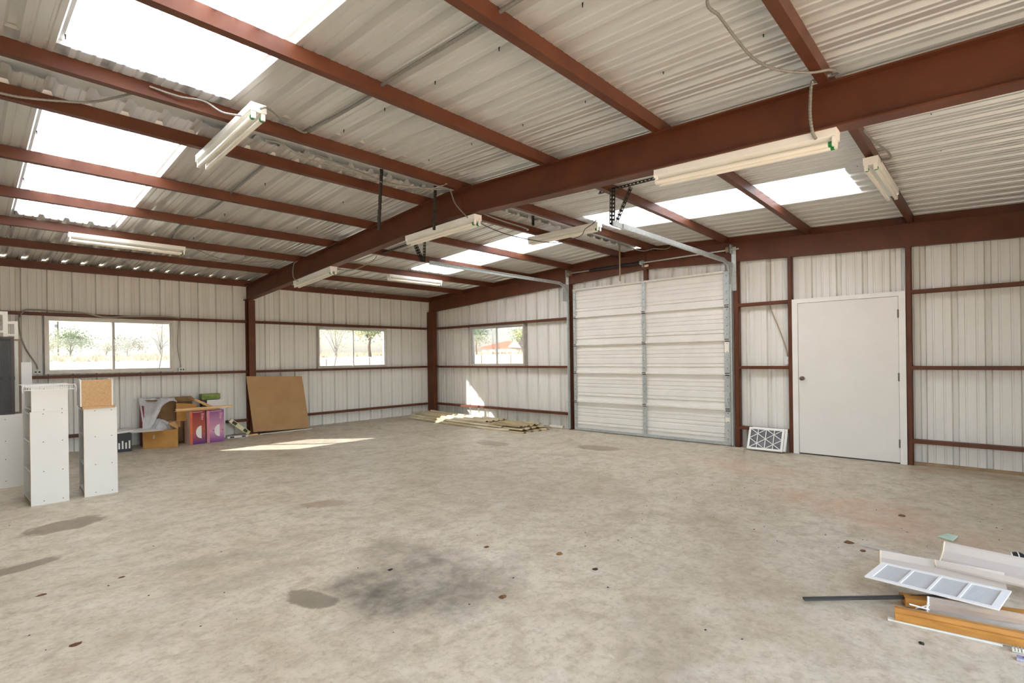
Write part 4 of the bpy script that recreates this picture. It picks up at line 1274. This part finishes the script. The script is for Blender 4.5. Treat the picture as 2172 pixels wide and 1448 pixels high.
lens_panel('light_lens', 'big milky lens cover at the back of the scrap pile', (4.33, 10.64, 0.080), (0.14, 0.85, 0.01), (-0.29, 0.03, 0), [(0, 0.055), (0.04, 0.02), (0.12, 0.0), (0.60, 0.02), (0.84, 0.05), (0.94, 0.09), (1.0, 0.10)], LENS)
# return-air grille, 12 x 24 inches, propped on the pile
gr_ = thing('vent_grille', 'white four-panel vent grille lying on the scrap pile', 'grille', (4.77, 10.7, 0.1))
A = Vector((4.833, 10.337, 0.095)); E1 = Vector((-0.236, 0.180, 0.018)); E2 = Vector((0.104, 0.585, 0.026))
e1, e2 = E1.normalized(), E2.normalized(); e1 = (e1-e2*e1.dot(e2)).normalized(); nn = e1.cross(e2)
if nn.z < 0: nn = -nn
W_, L_ = E1.length, E2.length*1.03
GW = mat('grille_white', (240, 240, 238), rough=0.35)
for (u0, u1, v0, v1, nm) in ((0, 0.026, 0, L_, 'frame_rail'), (W_-0.022, W_, 0, L_, 'frame_rail'), (0.026, W_-0.022, 0, 0.034, 'frame_end'), (0.026, W_-0.022, L_-0.034, L_, 'frame_end')):
    MB().obox(A+e1*u0+e2*v0, e1*(u1-u0), e2*(v1-v0), nn*0.008).build(nm, GW, gr_)
for k in range(1, 4):
    v = 0.034+(L_-0.068)*k/4
    MB().obox(A+e1*0.026+e2*(v-0.006), e1*(W_-0.048), e2*0.012, nn*0.008).build('cross_bar', GW, gr_)
LOUV = mat('grille_louvre', (206, 208, 208), rough=0.4)
for k in range(4):
    va = 0.034+(L_-0.068)*k/4; vb = 0.034+(L_-0.068)*(k+1)/4
    b = MB()
    ns = 26
    for i in range(ns):
        u = 0.026+(W_-0.048)*i/ns
        b.obox(A+e1*u+e2*va+nn*0.001, e1*((W_-0.048)/ns*0.62), e2*(vb-va), nn*0.0022)
    b.obox(A+e1*0.026+e2*va-nn*0.002, e1*(W_-0.048), e2*(vb-va), nn*0.001)
    lp = b.build('louvre_panel', LOUV, gr_); lp['kind'] = 'stuff'
GOLD = mat('golden_wood', (190, 134, 62), rough=0.5, rgb2=(158, 104, 40), scale=3, stretch=(4, 0.8, 4))
b = MB(); b.bar((5.216, 10.094, 0.020), (4.72, 10.72, 0.055), 0.030, 0.012); b.bar((5.216, 10.094, 0.027), (4.72, 10.72, 0.062), 0.008, 0.006)
tag(b.build('flat_bar', mat('black_bar', (52, 50, 46), rough=0.45)), 'long black flat bar sticking out of the scrap pile to the left', 'bar')
b = MB(); b.bar((3.927, 10.171, 0.010), (4.06, 10.75, 0.03), 0.012, 0.010)
tag(b.build('thin_rod', mat('rod_white', (210, 210, 206), rough=0.4, metal=0.3)), 'thin white rod behind the milky lens covers', 'rod')
t = thing('spray_nozzle', 'small black cylinder tucked between the two lens covers', 'cylinder', (4.03, 10.6, 0.03))
b = MB(); b.tube([(4.15, 10.585, 0.035), (4.15, 10.68, 0.04)], 0.020, 12); b.build('barrel', BLACK, t)
b = MB(); b.tube([(4.15, 10.575, 0.035), (4.15, 10.59, 0.035)], 0.024, 12); b.build('end_cap', DARKST, t)
# wooden mouldings
def moulding(label, p0, p1, w, h, material):
    p0, p1 = Vector(p0), Vector(p1)
    d = (p1-p0); s = d.cross(U).normalized(); 
    b = MB(); b.extrude([(0, 0), (w, 0), (w, h*0.45), (w*0.8, h*0.6), (w*0.55, h*0.62), (w*0.5, h), (0, h)], p0, p1, s, U)
    return tag(b.build('wood_moulding', material), label, 'moulding')
moulding('golden brown wooden moulding at the front of the scrap pile', (5.090, 10.515, 0.012), (4.985, 11.16, 0.014), 0.060, 0.058, GOLD)
moulding('golden wooden board end showing under the vent grille', (4.905, 10.545, 0.006), (4.70, 11.15, 0.008), -0.15, 0.050, GOLD)
b = MB(); b.bar((5.135, 10.49, 0.006), (5.075, 10.95, 0.006), 0.03, 0.010); tag(b.build('white_strip', OLDW), 'thin white strip under the golden moulding', 'strip')
lens_panel('acrylic_sheet', 'clear smoky acrylic channel between the moulding and the grille', (5.000, 10.650, 0.062), (-0.075, 0.55, 0.01), (-0.07, 0.0, 0), [(0, -0.03), (0.06, 0.0), (0.94, 0.012), (1.0, 0.045)], CLEAR, 'acrylic sheet', GW)
b = MB(); b.bar((4.99, 10.60, 0.045), (5.00, 10.66, 0.085), 0.012, 0.004); b.bar((5.03, 10.575, 0.075), (5.00, 10.66, 0.060), 0.012, 0.004); tag(b.build('plastic_clip', GW), 'small white plastic clip beside the clear acrylic channel', 'clip')
for k, (p, q, lab) in enumerate((((5.055, 10.945, 0.010), (5.035, 11.20, 0.010), 'upper ribbed white strip at the bottom right of the scrap pile'), ((5.105, 10.985, 0.010), (5.085, 11.20, 0.010), 'lower ribbed white strip at the bottom right of the scrap pile'))):
    b = MB(); p, q = Vector(p), Vector(q); n = 18
    for i in range(n):
        a = p+(q-p)*(i/n); c = p+(q-p)*((i+0.6)/n); b.bar(a, c, 0.022, 0.010)
    b.bar(p-U*0.006, q-U*0.006, 0.022, 0.004)
    tag(b.build('ribbed_strip', OLDW), lab, 'strip')
b = MB(); b.obox((5.165, 11.0, 0.002), (0.04, 0.0, 0), (-0.01, 0.12, 0), (0, 0, 0.012)); tag(b.build('blue_box', mat('blue_print', (58, 48, 110), rough=0.5, rgb2=(200, 196, 210), scale=30)), 'tiny blue and white box at the frame edge of the scrap pile', 'box')
# round black and white roller wheel
wl = thing('roller_wheel', 'black wheel with white rims behind the lens covers', 'wheel', (3.76, 11.03, 0.05))
c = Vector((3.77, 11.035, 0.062)); ax = Vector((-0.15, 0.9, 0.05)).normalized()
b = MB(); b.tube([c-ax*0.030, c-ax*0.012, c+ax*0.012, c+ax*0.03], [0.050, 0.058, 0.058, 0.050], 20); b.build('tyre', BLACK, wl)
for s in (-0.032, 0.0, 0.032):
    b = MB(); b.tube([c+ax*(s-0.003), c+ax*(s+0.003)], 0.060 if s == 0 else 0.052, 20); b.build('rim', PAPERW, wl)
# paper packet
b = poly_sheet([(3.314, 10.582, 0.003), (3.372, 10.677, 0.004), (3.236, 10.704, 0.012), (3.206, 10.64, 0.010)], 0.006)
tag(b.build('paper_packet', mat('green_packet', (170, 206, 186), rough=0.6, rgb2=(206, 222, 208), scale=14)), 'small pale green paper packet on the floor behind the scrap pile', 'packet')

# ------------------------------------------------------------------ small litter on the floor
LEAF = mat('dry_leaf', (128, 88, 52), rough=0.8, rgb2=(84, 56, 34), scale=40)
def clod(name, label, x, y, s, seed, material=LEAF, flat=0.35):
    r_ = random.Random(seed)
    b = MB()
    n, mrow = 7, 3
    V = [(x, y, fz(y)+s*flat*1.1)]
    for j in range(1, mrow+1):
        t = j/mrow*math.pi*0.5
        for i in range(n):
            a = 2*math.pi*i/n
            rr = s*(0.75+0.5*r_.random())*math.sin(t)
            V.append((x+rr*math.cos(a)*1.3, y+rr*math.sin(a), fz(y)+max(0.0005, s*flat*math.cos(t)*(0.7+0.6*r_.random()))))
    fs = [(0, 1+i, 1+(i+1) % n) for i in range(n)]
    for j in range(mrow-1):
        for i in range(n):
            fs.append((1+j*n+i, 1+(j+1)*n+i, 1+(j+1)*n+(i+1) % n, 1+j*n+(i+1) % n))
    b.add(V, fs)
    return tag(b.build(name, material), label, 'litter', 'bits of litter on the floor')
clod('dry_leaf', 'curled brown leaf at the lower left of the floor', 8.238, 7.402, 0.022, 1)
clod('dirt_clod', 'round tan clod in the middle of the floor', 5.572, 8.542, 0.022, 2, mat('tan_clod', (150, 110, 66), rough=0.9, var=0.3, scale=60), 0.7)
clod('dirt_clod', 'dark brown clod in front of the grey floor stain', 6.355, 8.709, 0.020, 3, LEAF, 0.6)
clod('dirt_clod', 'dark clod beyond the grey floor stain', 5.831, 8.023, 0.018, 4)
clod('dirt_clod', 'dark bug-like speck inside the grey floor stain', 6.58, 7.826, 0.016, 5, mat('dark_bit', (50, 38, 28), rough=0.8))
clod('dirt_clod', 'dark speck right of the round tan clod', 5.63, 8.896, 0.018, 6, mat('dark_bit', (50, 38, 28)))
clod('dry_leaf', 'brown leaf on the floor between the green packet and the door', 2.816, 10.30, 0.03, 7)
clod('dry_leaf', 'long brown dirt smear left of the thin white rod', 3.899, 10.086, 0.035, 8, LEAF, 0.15)
clod('dry_leaf', 'small curled leaf below the thin white rod', 4.036, 10.2, 0.022, 9)
clod('dirt_clod', 'dark clod in front of the golden moulding', 5.318, 10.653, 0.012, 10, mat('dark_bit', (50, 38, 28)), 0.8)
clod('dry_leaf', 'small brown leaf in front of the second shelf unit stain', 7.887, 6.532, 0.016, 11)
clod('dry_leaf', 'small brown leaf on the floor at the picture edge', 8.294, 6.48, 0.02, 12)
r_ = random.Random(42)
b = MB()
for k in range(200):
    x, y = r_.uniform(0.6, 8.6), r_.uniform(1.5, 11.6)
    if k % 3 == 0: x, y = r_.gauss(3.6, 0.9), r_.gauss(8.6, 1.0)
    s = r_.uniform(0.002, 0.007)
    if not (0.4 < x < 9.2 and 0.6 < y < 12): continue
    a = r_.uniform(0, 6.28); ca, sa = math.cos(a), math.sin(a)
    z = fz(y)
    p = [(x+ca*s*1.6, y+sa*s*1.6, z+0.0005), (x-sa*s, y+ca*s, z+0.0005), (x-ca*s*1.4, y-sa*s*1.4, z+0.0005), (x+sa*s, y-ca*s, z+0.0005), (x, y, z+s*0.8)]
    b.add(p, [(0, 1, 4), (1, 2, 4), (2, 3, 4), (3, 0, 4)])
db = b.build('floor_debris', mat('dark_bit', (50, 38, 28)))
tag(db, 'tiny dark specks of dirt scattered over the concrete floor', 'debris', kind='stuff')

# ------------------------------------------------------------------ outdoors
GRASS = mat('dry_grass_ground', (208, 202, 186), rough=0.95, rgb2=(192, 185, 166), scale=0.35)
BOUNCE_DIRT = mat('bounce_dirt', (196, 170, 142), rough=0.95, rgb2=(182, 154, 124), scale=1.2)  # tinted for its warm bounce light
def terrain(x, y):
    dx = max(0, -x, x-LX); dy = max(0, -y, y-LY)
    d = math.hypot(dx, dy)
    if y > LY: return -0.12
    t = min(1, d/38.0)
    return -0.12 + 2.0*t*t*(3-2*t) + 0.006*max(0, d-38)
b = MB()
xs = [-170, -110, -70, -50, -40, -30, -22, -15, -9, -4, -0.05, 4, LX+0.05, 14, 22, 35, 60, 110]
ysg = [-170, -110, -70, -50, -40, -30, -22, -15, -9, -4, -0.05, 4, 8, LY+0.05, 20, 40, 90]
V = [(x, y, terrain(x, y)) for y in ysg for x in xs]
fs = []
nx = len(xs)
for j in range(len(ysg)-1):
    for i in range(nx-1):
        if xs[i] >= -0.05 and xs[i+1] <= LX+0.051 and ysg[j] >= -0.05 and ysg[j+1] <= LY+0.051: continue
        fs.append((j*nx+i, j*nx+i+1, (j+1)*nx+i+1, (j+1)*nx+i))
b.add(V, fs)
tag(b.build('ground', GRASS), 'sunlit dry grass field rising outside the windows', 'ground', kind='structure')
b = MB(); b.quad((-12, LY+0.06, -0.10), (24, LY+0.06, -0.10), (24, 60, -0.10), (-12, 60, -0.10))  # unseen ground added to bounce warm light in through the opening
tag(b.build('bounce_ground', BOUNCE_DIRT), 'added orange ground bouncing warm light through the opening behind the photographer', 'ground', kind='structure')
BARK = mat('bark', (112, 96, 80), rough=0.9, var=0.2)
def tree(name, label, x, y, h, crown, trunk_r, leaf_cols, seed, n_leaf=900, leaf=0.10, clear=0.3, cat='tree', branches=7):
    r_ = random.Random(seed)
    z = terrain(x, y)-0.05
    t = thing(name, label, cat, (x, y, z))
    b = MB()
    top = Vector((x+r_.uniform(-.1, .1)*h*0.3, y, z+h*0.8))
    b.tube(smooth_path([(x, y, z), (x+0.02*h, y, z+h*0.3), (x-0.01*h, y+0.02*h, z+h*0.55), top], 4), [trunk_r*(1-0.06*i) for i in range(13)], 6)
    b.build('trunk', BARK, t)
    centres = []
    bb = MB()
    for k in range(branches):
        a = 2*math.pi*k/branches+r_.uniform(-.3, .3)
        zs = z+h*r_.uniform(clear, 0.6)
        tip = Vector((x+math.cos(a)*crown*r_.uniform(0.5, 0.95), y+math.sin(a)*crown*r_.uniform(0.5, 0.95), z+h*r_.uniform(0.55, 0.98)))
        bb.tube(smooth_path([(x, y, zs), ((x+tip.x)/2, (y+tip.y)/2, (zs+tip.z)/2+0.05*h), tip], 3), [trunk_r*0.45*(1-0.12*i) for i in range(7)], 5)
        centres.append(tip); centres.append((tip+Vector((x, y, zs)))/2+Vector((0, 0, 0.1*h)))
    centres.append(top)
    bb.build('branches', BARK, t)
    mats_ = [mat('leaf_%d_%d_%d' % c, c, rough=0.7, transl=0.3) for c in leaf_cols]
    f = MB()
    for k in range(n_leaf):
        c = r_.choice(centres)
        p = c+Vector((r_.gauss(0, 1), r_.gauss(0, 1), r_.gauss(0, 0.8)))*crown*0.24
        if p.z < z+h*clear*0.6: continue
        d1 = Vector((r_.uniform(-1, 1), r_.uniform(-1, 1), r_.uniform(-1, 1))).normalized()*leaf*r_.uniform(0.6, 1.3)
        d2 = d1.cross(Vector((r_.uniform(-1, 1), r_.uniform(-1, 1), r_.uniform(-1, 1)))).normalized()*leaf*0.6
        f.add([p, p+d1*0.5+d2*0.5, p+d1, p+d1*0.5-d2*0.5], [(0, 1, 2, 3)], r_.randrange(len(mats_)))
    fo = f.build('foliage', mats_, t); fo['kind'] = 'stuff'
    return t
G1, G2, G3, Y1, T1 = (138, 154, 118), (158, 168, 134), (128, 146, 124), (186, 176, 118), (182, 170, 150)  # pale leaf colours paint the outdoor haze into the foliage
tree('tree', 'leafy green tree seen through the left pane of the wide window', 3.0, -38, 1.95, 1.35, 0.07, [G1, G2], 1, 1500, 0.16, 0.1)
tree('shrub', 'greyish shrub just left of the wide window centre bar', 1.40, -35, 1.2, 0.7, 0.03, [G2, T1], 2, 300, 0.12, 0.1, 'shrub')
tree('shrub', 'broad grey shrub behind the right pane of the wide window', 0.0, -36, 1.5, 1.15, 0.04, [T1, G3], 3, 900, 0.13, 0.05, 'shrub')
tree('shrub', 'low pale bush left of the green tree in the wide window', 4.4, -37, 1.3, 0.8, 0.04, [G2, T1], 13, 700, 0.13, 0.05, 'shrub')
tree('sapling', 'thin bare sapling in the right pane of the wide window', 4.10, -9, 3.1, 0.55, 0.025, [T1, Y1], 4, 260, 0.06, 0.5)
tree('tree', 'small yellowing tree in the left pane of the corner window', -2.6, -10, 3.1, 0.75, 0.03, [Y1, G2], 5, 1100, 0.06, 0.45)
tree('tree', 'large oak in the right pane of the corner window', -15.4, -28, 3.1, 1.9, 0.16, [G1, Y1, G2], 6, 1500, 0.20, 0.3)
tree('tree', 'hazy grey-green tree in the left pane of the window by the garage door', -28, -28.2, 2.9, 1.7, 0.12, [G3, G2], 7, 1400, 0.20, 0.3)
tree('tree', 'green tree branch at the right edge of the window by the garage door', -18, -12.7, 2.9, 1.1, 0.08, [G1, Y1], 8, 900, 0.13, 0.4)
# house with the red roof
hs_ = thing('farm_house', 'farm house with a red roof seen through the window by the garage door', 'house', (-45, -38.5, terrain(-45, -38.5)))
hz = 1.5
HW = mat('house_wall', (196, 186, 172), rough=0.8, var=0.05); RED = mat('red_roof', (196, 92, 62), rough=0.6, rgb2=(176, 76, 52), scale=2)
MB().box(-48, -42, -42, -34.6, hz, 2.95).build('house_walls', HW, hs_)
b = MB()
b.add([(-48.4, -42.5, 2.9), (-41.6, -42.5, 2.9), (-41.6, -36.0, 2.9), (-48.4, -36.0, 2.9), (-45, -40.4, 3.85), (-45, -36.0, 3.85)], [(0, 1, 4), (1, 2, 5, 4), (2, 3, 5), (3, 0, 4, 5)]); b.build('roof', RED, hs_)
b = MB(); b.add([(-41.6, -36.6, 2.9), (-41.6, -34.2, 2.75), (-48, -34.2, 2.75), (-48, -36.6, 2.9), (-42.2, -35.9, 4.0), (-47.5, -35.9, 4.0)], [(0, 1, 4), (1, 2, 5, 4), (2, 3, 5), (3, 0, 4, 5)]); b.build('gable_roof', mat('grey_gable', (168, 150, 140), rough=0.8), hs_)
for ya in (-41.2, -39.6, -38.0, -35.4):
    w_ = MB().box(-42.0, -41.96, ya, ya+0.6, 1.9, 2.6).build('house_window', mat('house_glass', (110, 108, 110), rough=0.2), hs_)
# utility pole
up_ = thing('utility_pole', 'thin utility pole in the left pane of the wide window', 'pole', (3.0, -45, terrain(3, -45)))
b = MB(); b.tube([(3.0, -45, 1.9), (3.0, -45, 4.95)], [0.06, 0.045], 8); b.build('pole', BARK, up_)
b = MB(); b.tube([(3.14, -45, 4.45), (3.14, -45, 4.70)], 0.09, 10); b.build('transformer', mat('transformer_grey', (150, 150, 148)), up_)
# wire fence
fe = thing('field_fence', 'thin post and wire fence outside the corner windows', 'fence', (-9, -12, 0))
pts_ = [(-3.2, -12.0), (-5.5, -12.0), (-8.0, -12.0), (-10.5, -12.0), (-12.0, -12.0), (-12.0, -10.7), (-12.0, -8.4), (-12.0, -6.0)]
for (x, y) in pts_:
    z = terrain(x, y)
    MB().tube([(x, y, z-0.05), (x, y, z+1.15)], 0.02, 6).build('fence_post', BARK, fe)
for hgt in (0.4, 0.75, 1.1):
    MB().tube([(x, y, terrain(x, y)+hgt) for x, y in pts_], 0.004, 4).build('fence_wire', CABLE, fe)
# belt of tall dry grass at the top of the field
r_ = random.Random(9)
b = MB()
for k in range(5200):
    if k % 2: x, y = r_.uniform(-22, 9), r_.uniform(-37, -29)
    else: x, y = r_.uniform(-42, -29), r_.uniform(-44, -8)
    z = terrain(x, y); h = r_.uniform(0.12, 0.38); a = r_.uniform(0, 3.14); w = 0.10
    dx, dy = math.cos(a)*w, math.sin(a)*w
    b.add([(x-dx, y-dy, z-0.05), (x+dx, y+dy, z-0.05), (x+r_.uniform(-.1, .1), y, z+h)], [(0, 1, 2)])
tag(b.build('tall_grass', mat('dry_straw', (204, 188, 158), rough=0.95, transl=0.3)), 'belt of tall dry grass at the edge of the field', 'grass', kind='stuff')
